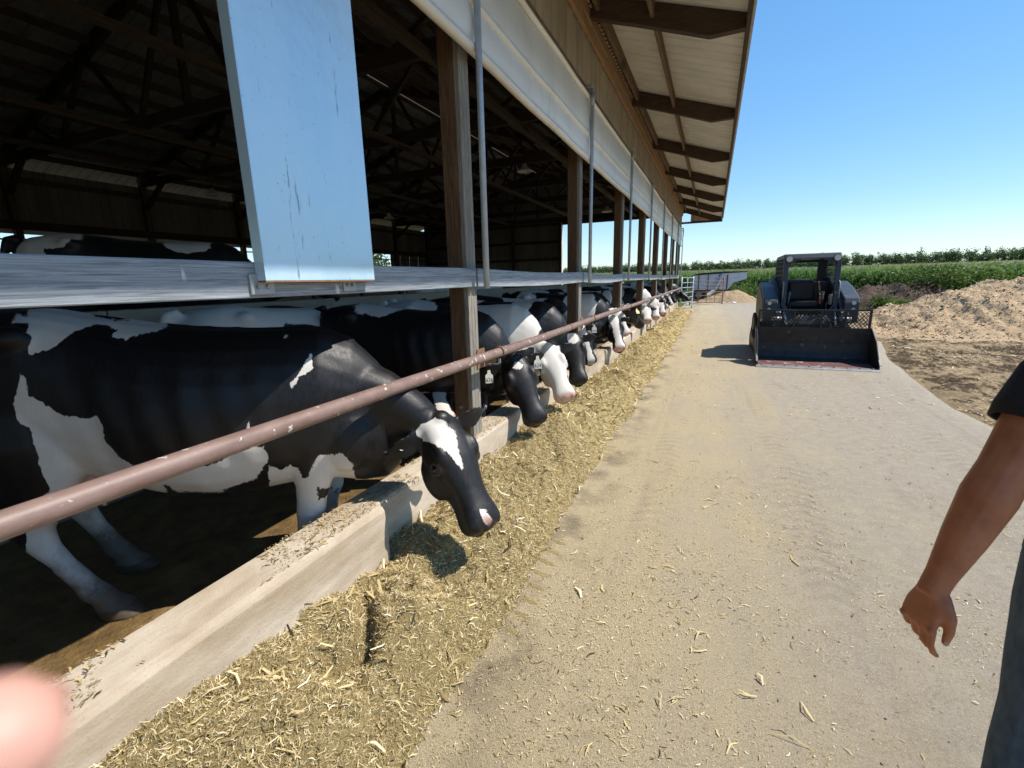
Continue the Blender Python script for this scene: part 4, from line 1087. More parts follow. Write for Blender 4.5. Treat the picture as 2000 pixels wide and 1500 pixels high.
# cab
CB = M['machine']; cw = .485; cf, cbk = 1.42, 2.52; zt = 2.05
cab = sp_(sk, 'cab_roof', bevel(rot_profile([(cf - .05, zt - .10), (cf + .02, zt), (cbk + .02, zt - .02), (cbk + .06, zt - .10)], -cw, cw), .02), CB)
for sd in (-1, 1):
    sp_(sk, 'front_pillar', bevel(join(beam((sd * (cw - .045), cf - .16, .78), (sd * (cw - .045), cf - .06, 1.35), .085, .075, (0, 1, 0)), beam((sd * (cw - .045), cf - .06, 1.35), (sd * (cw - .045), cf, zt - .09), .085, .075, (0, 1, 0))), .008, 1), CB)
    sp_(sk, 'pillar_gusset', rot_profile([(cf - .17, .80), (cf - .05, .80), (cf - .05, 1.10)], sd * .30, sd * .31), CB)
    # rounded corners of the front opening
    V = []; 
    poly = [(sd * (cw - .08), zt - .09), (sd * (cw - .08), zt - .30), (sd * (cw - .12), zt - .20), (sd * (cw - .20), zt - .145), (sd * (cw - .30), zt - .12), (sd * (cw - .30), zt - .09)]
    n = 6; VV = [(x, cf - .02, z) for x, z in poly] + [(x, cf + .03, z) for x, z in poly]
    sp_(sk, 'corner_gusset', (VV, [tuple(range(n)), tuple(range(2 * n - 1, n - 1, -1))] + [(i, i + n, (i + 1) % n + n, (i + 1) % n) for i in range(n)]), CB)
    poly = [(sd * .44, .80), (sd * .22, .80), (sd * .30, .90), (sd * .40, 1.06), (sd * .44, 1.16)]
    n = 5; VV = [(x, cf - .15, z) for x, z in poly] + [(x, cf - .10, z) for x, z in poly]
    sp_(sk, 'corner_gusset', (VV, [tuple(range(n)), tuple(range(2 * n - 1, n - 1, -1))] + [(i, i + n, (i + 1) % n + n, (i + 1) % n) for i in range(n)]), CB)
    sp_(sk, 'rear_pillar', bevel(beam((sd * (cw - .03), cbk, 1.2), (sd * (cw - .03), cbk + .02, zt - .06), .06, .08, (0, 1, 0)), .008, 1), CB)
    sl = []
    for k in range(13): sl.append(beam((sd * (cw - .012), cf + .06 + k * .08, 1.25), (sd * (cw - .012), cf + .06 + k * .08, zt - .10), .008, .02, (0, 1, 0)))
    for k in range(8): sl.append(beam((sd * (cw - .010), cf + .03, 1.28 + k * .09), (sd * (cw - .010), cbk, 1.28 + k * .09), .008, .012))
    tag(sp_(sk, 'side_screen', join(*sl), M['cab_black']), kind='stuff')
    sp_(sk, 'cab_side', box(min(sd * (cw - .03), sd * cw), max(sd * (cw - .03), sd * cw), cf - .02, cbk, .85, 1.26), M['cab_black'])
    hl = sp_(sk, 'headlight', tube([(sd * (cw - .085), cf - .055, zt - .10), (sd * (cw - .085), cf - .085, zt - .10)], .055, 16), M['lens'])
    sp_(hl, 'headlight_ring', tube([(sd * (cw - .085), cf - .04, zt - .10), (sd * (cw - .085), cf - .075, zt - .10)], .063, 16), M['cab_black'])
    sp_(sk, 'control_lever', tube([(sd * .30, cf + .30, 1.0), (sd * .29, cf + .26, 1.30)], [.014, .026], 8), M['machine_lt'], True)
sp_(sk, 'cab_rear_wall', box(-cw + .03, cw - .03, cbk - .03, cbk, .85, 1.50), M['cab_black'])
rw = sp_(sk, 'rear_window', box(-.36, .30, cbk - .02, cbk - .012, 1.52, 1.92), M['glass'])
sp_(rw, 'window_frame', join(box(-.42, .36, cbk - .03, cbk + .01, 1.47, 1.53), box(-.42, .36, cbk - .03, cbk + .01, 1.90, 1.97), box(-.42, -.36, cbk - .03, cbk + .01, 1.53, 1.90), box(.30, .36, cbk - .03, cbk + .01, 1.53, 1.90)), M['cab_black'])
for a_, b_ in ((-.46, -.42), (.36, .46)): sp_(sk, 'rear_window_surround', box(a_, b_, cbk - .03, cbk, 1.47, 1.97), M['cab_black'])
seat = sp_(sk, 'seat_base', bevel(box(-.26, .26, 1.72, 2.18, .98, 1.10), .04), M['cab_black'])
sp_(sk, 'seat_back', bevel(box(-.25, .25, 2.14, 2.28, 1.10, 1.52), .05), M['cab_black'])
sp_(sk, 'seat_belt', tube([(.27, 2.10, 1.50), (.29, 1.95, 1.25), (.28, 1.80, 1.12)], .018, 6), M['brown_y'])
sp_(sk, 'belt_buckle', bevel(box(.25, .30, 1.72, 1.78, 1.05, 1.17), .01, 1), M['orange'])
sp_(sk, 'cab_floor', box(-cw + .04, cw - .04, cf - .14, cbk - .05, .74, .80), M['cab_black'])
sp_(sk, 'control_panel', bevel(box(.38, .47, cf + .02, cf + .2, 1.05, 1.25), .01, 1), M['lens'])

# ================================================================ PEOPLE
skin = mk('tanned skin', (.33, .115, .052), (.46, .18, .09), 18, .48, .25, 140, .002, spec=.4)
def shirt_cloth(name, c1, c2, sc):
    return mk(name, c1, c2, sc, .85, .5, 160, .003)
def chain(pts, rad_, n=12): return tube(pts, rad_, n)
M['shirt'] = shirt_cloth('black t-shirt cotton', (.010, .010, .013), (.020, .020, .026), 12)
M['denim'] = mk('blue denim', (.035, .062, .110), (.080, .125, .195), 40, .85, .5, 220, .002, stretch=(1, 1, .4))
# the man beside the alley: right arm hanging, facing the barn corner
wr = atY(1822, 1150, 1.30); el_p = atY(1963, 915, 1.36); sh = np.array([.775, 1.44, 1.48])
hip = np.array([1.08, 1.46, .98])
def man():
    parts = []
    cx, cy = .985, 1.46
    # torso, neck, head, legs
    parts.append(loft([oval((cx, cy, z), (1, 0, 0), (0, 1, 0), a, b, b, 2.4, 20) for z, a, b in ((.92, .16, .11), (1.0, .175, .12), (1.15, .165, .115), (1.3, .185, .125), (1.42, .20, .12), (1.50, .17, .095), (1.55, .075, .06), (1.63, .06, .06))]))
    parts.append(ellipsoid((cx, cy - .02, 1.76), (.077, .098, .125))); parts.append(ellipsoid((cx, cy - .055, 1.70), (.055, .06, .065)))
    parts.append(ellipsoid((cx, cy - .12, 1.74), (.014, .022, .028)))
    for sd in (-1, 1):
        parts.append(ellipsoid((cx + sd * .078, cy - .01, 1.75), (.012, .022, .033)))
        parts.append(chain([(cx + sd * .09, cy, .98), (cx + sd * .10, cy, .75), (cx + sd * .105, cy - .01, .50), (cx + sd * .11, cy + .01, .32), (cx + sd * .11, cy + .02, .08)], [.095, .085, .060, .055, .042], 14))
        parts.append(ellipsoid((cx + sd * .11, cy - .05, .04), (.045, .13, .038)))
    # far arm
    parts.append(chain([(cx + .18, cy, 1.46), (cx + .23, cy, 1.30), (cx + .25, cy + .02, 1.16), (cx + .25, cy - .02, .95), (cx + .25, cy - .03, .90)], [.055, .050, .042, .030, .030], 12))
    parts.append(ellipsoid((cx + .25, cy - .035, .845), (.022, .043, .075)))
    for k in range(4): parts.append(chain([(cx + .25, cy - .065 + .02 * k, .80), (cx + .245, cy - .068 + .021 * k, .745), (cx + .235, cy - .066 + .021 * k, .715)], [.010, .0085, .006], 8))
    # near (right) arm
    up_ = _n(el_p - wr); m1 = wr + (el_p - wr) * .45; m2 = wr + (el_p - wr) * .78
    parts.append(chain([sh + [0.03, 0, 0], sh + (el_p - sh) * .3, sh + (el_p - sh) * .7, el_p, m2, m1, wr + (el_p - wr) * .12, wr - up_ * .015], [.060, .062, .056, .049, .053, .044, .031, .029], 16))
    # hand: local frame dn (fingers), th (thumb side), pn (palm normal)
    dn_ = _n(-up_ + np.array([.02, 0, -.35])); view = _n(CAM - wr)
    th = _n(np.cross(view, dn_)); th = th if th @ CR[:, 0] > 0 else -th
    th = _n(th * .80 + view * .55); th = _n(th - dn_ * (th @ dn_)); pn = np.cross(dn_, th)
    if pn @ view > 0: pn = -pn
    Hh = lambda a, b, c: wr + dn_ * a + th * b + pn * c
    parts.append(loft([oval(Hh(a, b, 0.003), th, pn, w, t_, t_, 2.4, 16) for a, b, w, t_ in ((-.015, 0, .028, .022), (.015, .0, .036, .020), (.045, -.002, .043, .018), (.075, -.003, .044, .016), (.092, -.003, .041, .013))]))
    for k, (b, L_) in enumerate(((.034, .080), (.011, .088), (-.012, .082), (-.035, .066))):
        c1, c2 = .32 + .14 * k, .75 + .20 * k
        p0 = Hh(.070, b * .92, 0); p1 = Hh(.092, b, .002)
        p2 = p1 + (dn_ * math.cos(c1) + pn * math.sin(c1)) * L_ * .48
        p3 = p2 + (dn_ * math.cos(c2) + pn * math.sin(c2)) * L_ * .32
        p4 = p3 + (dn_ * math.cos(c2 + .35) + pn * math.sin(c2 + .35)) * L_ * .22
        parts.append(chain([p0, p1, p2, p3, p4], [.0088, .0094, .0084, .0078, .0060], 10))
        parts.append(ellipsoid(p4, (.0061,) * 3, nu=8, nv=6)); parts.append(ellipsoid(p1 - pn * .004, (.0100,) * 3, nu=8, nv=6))
    t0, t1 = Hh(.008, .022, .006), Hh(.046, .044, .018)
    t2 = t1 + _n(dn_ * .95 + pn * .30 + th * .10) * .036; t3 = t2 + _n(dn_ * .95 + pn * .28 - th * .12) * .030
    parts.append(chain([t0, t1, t2, t3], [.017, .0145, .0112, .0085], 10)); parts.append(ellipsoid(t3, (.0088,) * 3, nu=8, nv=6))
    me = remesh(join(*parts), .0042, 4, .5)
    me.materials.append(skin); V = coords(me)
    o = link('person', me)
    tag(o, 'man in black t-shirt and blue jeans standing by the road with one arm hanging', 'person')
    # thumbnail
    nl = _n(view * .8 + th * .3); a = _n(t3 - t2); s_ = _n(np.cross(a, nl)); nl = np.cross(s_, a); cN = t3 + nl * .0070 - a * .002
    R_ = np.stack([a, s_, nl], 1)
    part(o, 'thumb_nail', ellipsoid(cN, (.0085, .0062, .0022), R_, 10, 6), plain('nail', (.50, .27, .22), .3), True)
    # shirt with a short sleeve
    def ring(c_, ax, r, n=22, wob=.0):
        ax = _n(ax); u_ = _n(np.cross(ax, [0, 1, 0])); v_ = np.cross(ax, u_)
        return [np.array(c_) + r * (1 + wob * math.sin(3 * q + c_[2] * 40)) * (math.cos(q) * u_ + math.sin(q) * v_) for q in np.linspace(0, 2 * math.pi, n, endpoint=False)]
    ua = el_p - sh; hem = sh + ua * .66
    sl = [ring(sh + [.05, 0, .03], ua, .075), ring(sh + ua * .25, ua, .080, wob=.03), ring(sh + ua * .55, ua, .079, wob=.04), ring(hem, ua, .078, wob=.05), ring(hem - _n(ua) * .003, ua, .071, wob=.05), ring(sh + ua * .5, ua, .068), ring(sh + ua * .2, ua, .066)]
    body = loft([oval((cx, cy, z), (1, 0, 0), (0, 1, 0), a, b, b, 2.5, 28) for z, a, b in ((.93, .200, .150), (1.05, .198, .146), (1.2, .192, .140), (1.35, .212, .150), (1.45, .215, .140), (1.52, .17, .105), (1.565, .085, .072))], False)
    part(o, 'shirt', body, M['shirt'], True)
    part(o, 'sleeve', loft(sl, False), M['shirt'], True)
    ua2 = np.array([.05, 0, -.30]); s2 = np.array([cx + .17, cy, 1.47])
    part(o, 'sleeve', loft([ring(s2, ua2, .075), ring(s2 + ua2 * .5, ua2, .078), ring(s2 + ua2, ua2, .076)], False), M['shirt'], True)
    jeans = []
    for sd in (-1, 1):
        rg = []
        for z, dx, rx, ry in ((1.0, .085, .115, .130), (.92, .09, .118, .128), (.80, .098, .108, .115), (.65, .103, .095, .10), (.50, .107, .082, .085), (.35, .11, .078, .08), (.2, .112, .074, .078), (.06, .113, .072, .078)):
            rg.append([np.array((cx + sd * dx, cy, z)) + np.array((rx * math.cos(q) * (1 + .02 * math.sin(z * 60 + 2 * q)), ry * math.sin(q), 0)) for q in np.linspace(0, 2 * math.pi, 24, endpoint=False)])
        jeans.append(loft(rg[::-1], True))
    jm = remesh(join(*jeans, loft([oval((cx, cy, z), (1, 0, 0), (0, 1, 0), a, b, b, 2.5, 28) for z, a, b in ((.84, .17, .13), (.92, .198, .140), (1.0, .196, .138), (1.03, .194, .136))])), .011, 3, .5)
    jm.materials.append(M['denim']); jo = link('jeans', jm, o)
    part(jo, 'pocket_seam', tube([(cx - .175, cy - .085, 1.0), (cx - .160, cy - .105, .96), (cx - .165, cy - .10, .90), (cx - .19, cy - .06, .88)], .003, 5), M['denim'])
    part(jo, 'belt', loft([oval((cx, cy, z), (1, 0, 0), (0, 1, 0), .199, .141, .141, 2.5, 28) for z in (1.0, 1.035)], False), M['cab_black'], True)
    for sd in (-1, 1):
        part(o, 'boot', bevel(loft([oval((cx + sd * .11, cy - .05 + q, z), (1, 0, 0), (0, 1, 0), a, b, b, 2.4, 16) for z, a, b, q in ((-.0, .052, .145, 0), (.03, .054, .148, 0), (.07, .050, .12, .02), (.11, .052, .07, .06), (.17, .055, .062, .07))]), .004, 1), M['brown_y'], True)
    hr = ellipsoid((cx, cy + .005, 1.795), (.086, .108, .105)); part(o, 'hair', (np.where(hr[0] * [0, 1, 0] + 0 < -9e9, hr[0], hr[0]), hr[1]), plain('dark hair', (.03, .02, .015), .7), True)
man()

# photographer's thumb intruding at the lens
def photographer():
    # tip is 7 cm in front of the lens at the lower left corner of the view
    tip = CAM + ray(-22, 1452) * .085
    back = _n(-CR[:, 0] * .80 + CR[:, 1] * .60 - CR[:, 2] * .10)
    pts = [tip - back * 0, tip + back * .018, tip + back * .045, tip + back * .075, tip + back * .11 - CR[:, 2] * .01]
    parts = [chain(pts, [.0080, .0092, .0100, .0118, .016], 16), ellipsoid(tip, (.0080,) * 3)]
    palm = tip + back * .15 - CR[:, 2] * .02
    parts.append(ellipsoid(palm, (.045, .045, .04)))
    for k in range(4):
        a = palm + CR[:, 1] * (.01 * k) - CR[:, 0] * .02; parts.append(chain([a, a + CR[:, 2] * .035 - CR[:, 0] * .02 + CR[:, 1] * .012 * k, a + CR[:, 2] * .03 + CR[:, 0] * .006 + CR[:, 1] * .014 * k], [.011, .010, .008], 10))
    w_ = palm + back * .05; parts.append(chain([palm, w_, w_ + np.array([-.10, -.10, -.18]), w_ + np.array([-.12, -.22, -.24])], [.036, .030, .036, .040], 14))
    me = remesh(join(*parts), .0035, 6, .5)
    sk2 = mk('pink fingertip skin', (.52, .27, .21), (.62, .34, .27), 40, .5, .1, 200, .001)
    me.materials.append(sk2); o = link('person', me)
    tag(o, 'blurred pink fingertip of the person taking the picture, below the pipe rail', 'person')
photographer()

# ================================================================ FAR END OF THE ALLEY
def gate(label, p0, p1, h, bars, mat, verts=2, group='tube gates at the end of the alley', r=.022, z0=.12):
    p0, p1 = np.array(p0, float), np.array(p1, float); t_ = thing('tube_gate', label, 'gate', tuple(p0), 0, group)
    d = p1 - p0
    part(t_, 'frame_tube', tube([p0 + [0, 0, z0], p0 + [0, 0, h], p1 + [0, 0, h], p1 + [0, 0, z0], p0 + [0, 0, z0]], r, 8), mat, True)
    for k in range(1, bars):
        z = z0 + (h - z0) * k / bars; part(t_, 'bar', tube([p0 + [0, 0, z], p1 + [0, 0, z]], r * .8, 8), mat, True)
    for k in range(1, verts + 1):
        q = p0 + d * k / (verts + 1); part(t_, 'upright', tube([q + [0, .03, z0], q + [0, .03, h]], r * .8, 6), mat, True)
    for q in (p0, p1): part(t_, 'gate_post', tube([q + [0, .06, -.03], q + [0, .06, h + .05]], r * 1.5, 8), mat, True)
gate('bright galvanised tube gate hinged at the barn corner', (-1.50, 25.2, 0), (-1.02, 26.9, 0), 1.62, 6, M['galv'], 1)
gate('rusty brown tube gate beyond the galvanised gate', (-1.25, 29.5, 0), (.55, 31.0, 0), 1.60, 7, M['rust'], 3)
# feed wagon parked in the weeds
fw = thing('feed_wagon', 'grey farm wagon with dark tarp and slanted chute behind the gates', 'wagon', (.3, 35, 0))
part(fw, 'hopper', bevel(extr_y([(-1.35, .75), (-1.35, 1.75), (-1.0, 1.85), (2.0, 1.90), (2.0, 1.45), (1.2, 1.2), (.9, .75)], 35.0, 37.2), .02), mk('faded wagon paint', (.48, .52, .58), (.66, .70, .75), 3, .6))
part(fw, 'tarp', bevel(extr_y([(-1.40, 1.77), (-.9, 1.90), (.6, 1.97), (2.05, 1.95), (2.05, 1.91), (-1.38, 1.74)], 34.95, 37.25), .01), M['cab_black'])
part(fw, 'chute', tube([(.55, 34.9, 1.80), (.05, 34.6, .75)], .13, 12), M['galv_dull'])
part(fw, 'chute_mouth', tube([(.05, 34.6, .75), (-.35, 34.4, .38)], .12, 12), M['curtain'])
for k, x in enumerate((-1.0, -.4, .3, .8)):
    part(fw, 'hopper_rib', box(x, x + .06, 34.94, 34.998, .76, 1.74), M['cab_black'])
for x in (-.9, .9):
    for y in (35.2, 37.0):
        w = part(fw, 'wheel', tube([(x, y - .11, .40), (x, y + .11, .40)], .40, 20), M['black_rubber']); part(w, 'rim', tube([(x, y - .12, .40), (x, y + .12, .40)], .22, 14), M['edge'])
part(fw, 'axle_frame', join(beam((-1.2, 35.6, .66), (1.1, 35.6, .66), .12, .14), beam((-1.2, 36.6, .66), (1.1, 36.6, .66), .12, .14), beam((-.9, 35.2, .42), (-.9, 37, .42), .1, .1), beam((.9, 35.2, .42), (.9, 37, .42), .1, .1)), M['rust'])
# low pipe fences in the weeds
for lb, a, b in (('short dark pipe fence between weeds and the loader', (3.1, 36.5), (5.6, 35.0)), ('thin dark pipe fence rail behind the big shavings pile', (11.5, 24.5), (19, 25.5))):
    t_ = thing('pipe_fence', lb, 'fence', (a[0], a[1], 0), 0, 'low pipe fences')
    part(t_, 'rail', tube([(a[0], a[1], 1.25), (b[0], b[1], 1.32)], .045, 8), M['cab_black'], True)
    for f in (.02, .35, .68, .98):
        x, y = a[0] + (b[0] - a[0]) * f, a[1] + (b[1] - a[1]) * f
        part(t_, 'fence_post', tube([(x, y, -.05), (x, y, 1.25)], .04, 8), M['cab_black'], True)
# ================================================================ FEED, PILES, PLANTS
def tone_material(name, stops, rough=.8, transl=0.0, bmp=None):
    m, nt, bs = _nt(name); bs.inputs["Roughness"].default_value = rough; bs.inputs["Specular IOR Level"].default_value = .25
    a = nt.nodes.new("ShaderNodeAttribute"); a.attribute_name = 'tone'
    col = ramp(nt, a.outputs["Fac"], stops); nt.links.new(col, bs.inputs["Base Color"])
    if transl:
        t_ = nt.nodes.new("ShaderNodeBsdfTranslucent"); nt.links.new(col, t_.inputs[0])
        mx = nt.nodes.new("ShaderNodeMixShader"); mx.inputs[0].default_value = transl
        nt.links.new(bs.outputs[0], mx.inputs[1]); nt.links.new(t_.outputs[0], mx.inputs[2])
        nt.links.new(mx.outputs[0], nt.nodes["Material Output"].inputs[0])
    return m
def strips(C, L, W, yaw, pitch, curl, roll=None):
    """bent two-quad slivers"""
    n = len(C); d = np.stack([np.cos(yaw) * np.cos(pitch), np.sin(yaw) * np.cos(pitch), np.sin(pitch)], -1)
    s = np.stack([-np.sin(yaw), np.cos(yaw), np.zeros(n)], -1)
    if roll is not None:
        up_ = np.cross(d, s); s = s * np.cos(roll)[:, None] + up_ * np.sin(roll)[:, None]
    k = np.cross(d, s); k = k * np.sign(k[:, 2:3] + 1e-9)
    V = np.empty((n, 6, 3))
    for j, f in enumerate((-.5, 0, .5)):
        c = C + d * (L * f)[:, None] + k * (curl * (1 - 4 * f * f) * L)[:, None] + s * (L * .12 * (4 * f * f) * np.sign(curl))[:, None]
        w = W * (1 if f == 0 else .7)
        V[:, j * 2] = c - s * w[:, None] / 2; V[:, j * 2 + 1] = c + s * w[:, None] / 2
    b = np.arange(n)[:, None] * 6
    F = np.stack([b + np.array([0, 1, 3, 2]), b + np.array([2, 3, 5, 4])], 1).reshape(-1, 4)
    return V.reshape(-1, 3), F
def stuff(name, V, F, mat, tone=None, per=1, label=None, cat=None, parent=None):
    me = mesh_of(name, V, F, mat)
    if tone is not None:
        t_ = np.repeat(tone, per) if per > 1 else tone
        face_attr(me, 'tone', t_[:len(me.polygons)])
    o = link(name, me, parent); tag(o, label, cat, kind='stuff'); return o

# ---- silage along the curb
LUMPS = [(-1.12, 1.45, .15, .24), (-1.30, .75, .05, .30), (-1.20, 2.35, .09, .30), (-1.35, 1.95, .07, .16)]
_r = np.random.default_rng(5); y = 3.1
while y < 24:
    LUMPS.append((float(_r.uniform(-1.4, -1.1)), y, float(_r.uniform(.06, .15)), float(_r.uniform(.22, .38)))); y += float(_r.uniform(.45, .85))
def feed_edge(y):
    y = np.asarray(y, float); return -.86 + .12 * fbm(np.stack([y, y * 0 + 3], -1), .9, 4, 21)
def feed_h(P):
    X, Y = P[..., 0], P[..., 1]
    s = (feed_edge(Y) - X) / .75
    hc = np.interp(Y, [-3, .5, 1.2, 1.6, 2.3, 2.9, 3.7, 5.3, 24.5, 25.5], [.24, .25, .24, .20, .16, .26, .20, .17, .17, .02])
    h = hc * np.clip(s, 0, 1.2) ** .75
    for lx, ly, lh, lr in LUMPS: h = h + lh * np.exp(-((X - lx) ** 2 + ((Y - ly) * .9) ** 2) / lr ** 2) * sstep(.02, .35, s)
    m = sstep(0, .25, s)
    h = h + m * (.085 * fbm(P, 4.5, 4, 31) + .034 * fbm(P, 22, 2, 32))
    # holes noses have dug
    h = h - .10 * np.exp(-((X + 1.36 + .10 * np.sin(Y * 9)) / .05) ** 2 - ((Y - 1.25) / .22) ** 2) * m
    for ly in (1.83, 2.95, 3.55, 4.4, 5.0, 7.8): h = h - .07 * np.exp(-((X + 1.18) ** 2 + (Y - ly) ** 2) / .14 ** 2) * m
    # tread bars pressed into the edge
    band = np.exp(-((X - feed_edge(Y) - .07) / .07) ** 2) * sstep(.6, 1.0, Y) * sstep(6.5, 4.0, Y)
    bars = np.clip(np.sin((Y + .25 * X) * 2 * math.pi / .115) - .2, 0, 1)
    bars = bars * sstep(-.05, .2, fbm(P * [2, 1], 2.6, 3, 78))
    h = h + band * bars * .016 * (vnoise(P, 9, 77) + .6)
    return np.where(s < -.02, np.maximum(band * bars * .012 - .004, -.012), np.maximum(h, -.012) + .001)
def feed_material():
    m, nt, bs = _nt('chopped silage'); bs.inputs["Roughness"].default_value = .9; bs.inputs["Specular IOR Level"].default_value = .15
    f = tex(nt, 190, 5, rough=.8); g = tex(nt, 6, 4)
    col = ramp(nt, f.outputs[0], [(.30, (.10, .07, .025)), (.41, (.34, .25, .105)), (.55, (.56, .44, .215)), (.70, (.72, .59, .33))])
    col = mixc(nt, ramp(nt, g.outputs[0], [(.4, (0,) * 3), (.7, (.3,) * 3)]), col, (.28, .195, .08))
    nt.links.new(col, bs.inputs["Base Color"]); bump(nt, bs, f.outputs[0], 1.0, .02); return m
xs = np.arange(-1.645, -.55, .0145); ys = np.concatenate([np.arange(-1.2, 5, .0145), np.arange(5, 25.5, .035)])
V, F = grid_mesh(xs, ys, feed_h)
fd = tag(link('silage_feed', mesh_of('silage_feed', V, F, feed_material(), True)), 'long heap of yellow chopped silage feed along the curb', 'feed', kind='stuff')
M['straw'] = tone_material('straw and husk pieces', [(0, (.045, .030, .012)), (.3, (.20, .14, .055)), (.6, (.48, .365, .165)), (.85, (.68, .555, .30)), (1, (.80, .72, .50))], .7)
def scatter_feed(n, y0, y1, Lm, Wm, rng, lim=.16):
    Y = rng.uniform(y0, y1, n); X = feed_edge(Y) - rng.beta(1.15, 1.0, n) * .80 + .03; X = np.maximum(X, -1.63)
    P = np.stack([X, Y], -1); Z = np.maximum(feed_h(P), 0) + rng.uniform(.0, .014, n)
    L = np.clip(rng.lognormal(math.log(Lm), .72, n), .006, lim); W = np.clip(L * rng.uniform(.05, .16, n), Wm * .5, Wm * 3)
    return np.stack([X, Y, Z], -1), L, W, rng.uniform(0, 2 * math.pi, n), rng.normal(0, .42, n), rng.normal(0, .10, n), rng.normal(0, .8, n), np.clip(rng.normal(.66, .26, n), 0, 1)
rng = np.random.default_rng(11)
A = [scatter_feed(150000, .0, 4.2, .0095, .0016, rng, .030), scatter_feed(2600, .0, 4.2, .036, .0036, rng, .12), scatter_feed(130, .0, 4.2, .07, .006, rng, .14), scatter_feed(26000, 4.2, 10, .024, .0040, rng), scatter_feed(14000, 10, 24.6, .04, .0075, rng)]
cat_ = [np.concatenate([a[i] for a in A]) for i in range(8)]
V, F = strips(*cat_[:7]); stuff('silage_pieces', V, F, M['straw'], cat_[7], 2, 'loose straw and husk pieces lying on the feed', 'straw', fd)
for k_ in ('category', 'label'): 
    if k_ in bpy.data.objects['silage_pieces']: del bpy.data.objects['silage_pieces'][k_]

n = 12000; Y = rng.uniform(-.2, 9, n); X = rng.uniform(-1.82, -1.60, n)
kp = fbm(np.stack([X * 3, Y], -1), 2.2, 3, 44) > -.06; X, Y = X[kp], Y[kp]; n = len(X)
L = np.clip(rng.lognormal(math.log(.010), .6, n), .003, .05)
V, F = strips(np.stack([X, Y, np.full(n, CURB_Z + .004) + rng.uniform(0, .003, n)], -1), L, np.clip(L * .25, .0012, .006), rng.uniform(0, 7, n), rng.normal(0, .08, n), rng.normal(.02, .04, n), rng.normal(0, .2, n))
stuff('curb_chaff', V, F, M['straw'], np.clip(rng.normal(.45, .25, n), 0, 1), 2, None, None, fd)
# ---- chaff and husks on the alley and the yard
def road_litter(n, y0, y1, Lm, Wm, rng, lim=.1):
    Y = y0 + (y1 - y0) * rng.beta(1, 1.4, n); X = -.85 + (road_edge(Y) + .85) * rng.beta(1, 1.25, n)
    clump = fbm(np.stack([X, Y], -1), 1.6, 4, 55) + .35 * fbm(np.stack([X * 3, Y * .3], -1), 1.3, 3, 56)
    keep = rng.uniform(0, 1, n) < np.clip(.42 + 1.6 * clump - .07 * X, .06, 1)
    X, Y = X[keep], Y[keep]; n = len(X)
    L = np.clip(rng.lognormal(math.log(Lm), .6, n), .004, lim); W = np.clip(L * rng.uniform(.1, .35, n), Wm * .5, Wm * 3)
    return np.stack([X, Y, .003 + rng.uniform(0, .004, n)], -1), L, W, rng.uniform(0, 2 * math.pi, n), rng.normal(0, .10, n), rng.normal(.03, .05, n), rng.normal(0, .25, n), np.clip(rng.normal(.60, .25, n), 0, 1)
A = [road_litter(110000, .4, 6, .0052, .0014, rng), road_litter(2400, .5, 8, .016, .0022, rng), road_litter(90, .6, 9, .045, .005, rng, .12), road_litter(14000, 6, 20, .016, .0045, rng)]
# a few bigger torn husks where the photograph shows them
husks = []
for px, py, L_ in ((1385, 975, .10), (1400, 985, .11), (1375, 990, .09), (1400, 950, .10), (1362, 1235, .12), (1330, 1075, .09), (1175, 1215, .12), (1290, 1365, .13), (1320, 1370, .12), (1450, 1355, .10), (1540, 1440, .22), (1425, 1455, .09), (1800, 1180, .14), (1860, 1205, .16), (1370, 1270, .08), (1720, 1160, .09), (1570, 1385, .12), (1140, 1460, .08), (1490, 1330, .09), (1600, 1060, .08)):
    husks.append((*atZ(px, py, .006), L_))
for (x, y, z, L_) in husks:
    n = 2; A.append((np.array([[x, y, .006]] * n) + rng.normal(0, .008, (n, 3)) * [1, 1, .2], np.full(n, L_) * rng.uniform(.35, .85, n), np.full(n, .0065) * rng.uniform(.5, 1.3, n), rng.uniform(0, 7, 1) + rng.normal(0, .35, n), rng.normal(.02, .06, n), rng.normal(.10, .08, n), rng.normal(0, .3, n), np.clip(rng.normal(.8, .12, n), 0, 1)))
cat_ = [np.concatenate([a[i] for a in A]) for i in range(8)]
V, F = strips(*cat_[:7]); stuff('chaff', V, F, M['straw'], cat_[7], 2, 'chaff and torn husks scattered over the concrete alley', 'chaff')
# small dark stones on the alley
n = 260; Y = .5 + 8 * rng.beta(1, 2, n); X = -.7 + 3.3 * rng.uniform(0, 1, n); r_ = rng.uniform(.002, .006, n)
ov, of = ellipsoid((0, 0, 0), (1, 1, .6), nu=6, nv=4); of4 = np.array([(f[0], f[1], f[2], f[3] if len(f) == 4 else f[2]) for f in of])
V = (ov[None] * r_[:, None, None] + np.stack([X, Y, r_ * .4], -1)[:, None]).reshape(-1, 3)
me = bpy.data.meshes.new('pebbles'); Fl = [tuple(int(i) + k * len(ov) for i in f) for k in range(n) for f in of]
me.from_pydata(V.tolist(), [], Fl); me.update(); me.materials.append(mk('dark pebbles', (.07, .065, .06), (.22, .20, .18), 60, .8)); tag(link('pebbles', me), 'small dark pebbles on the alley', 'pebbles', kind='stuff')

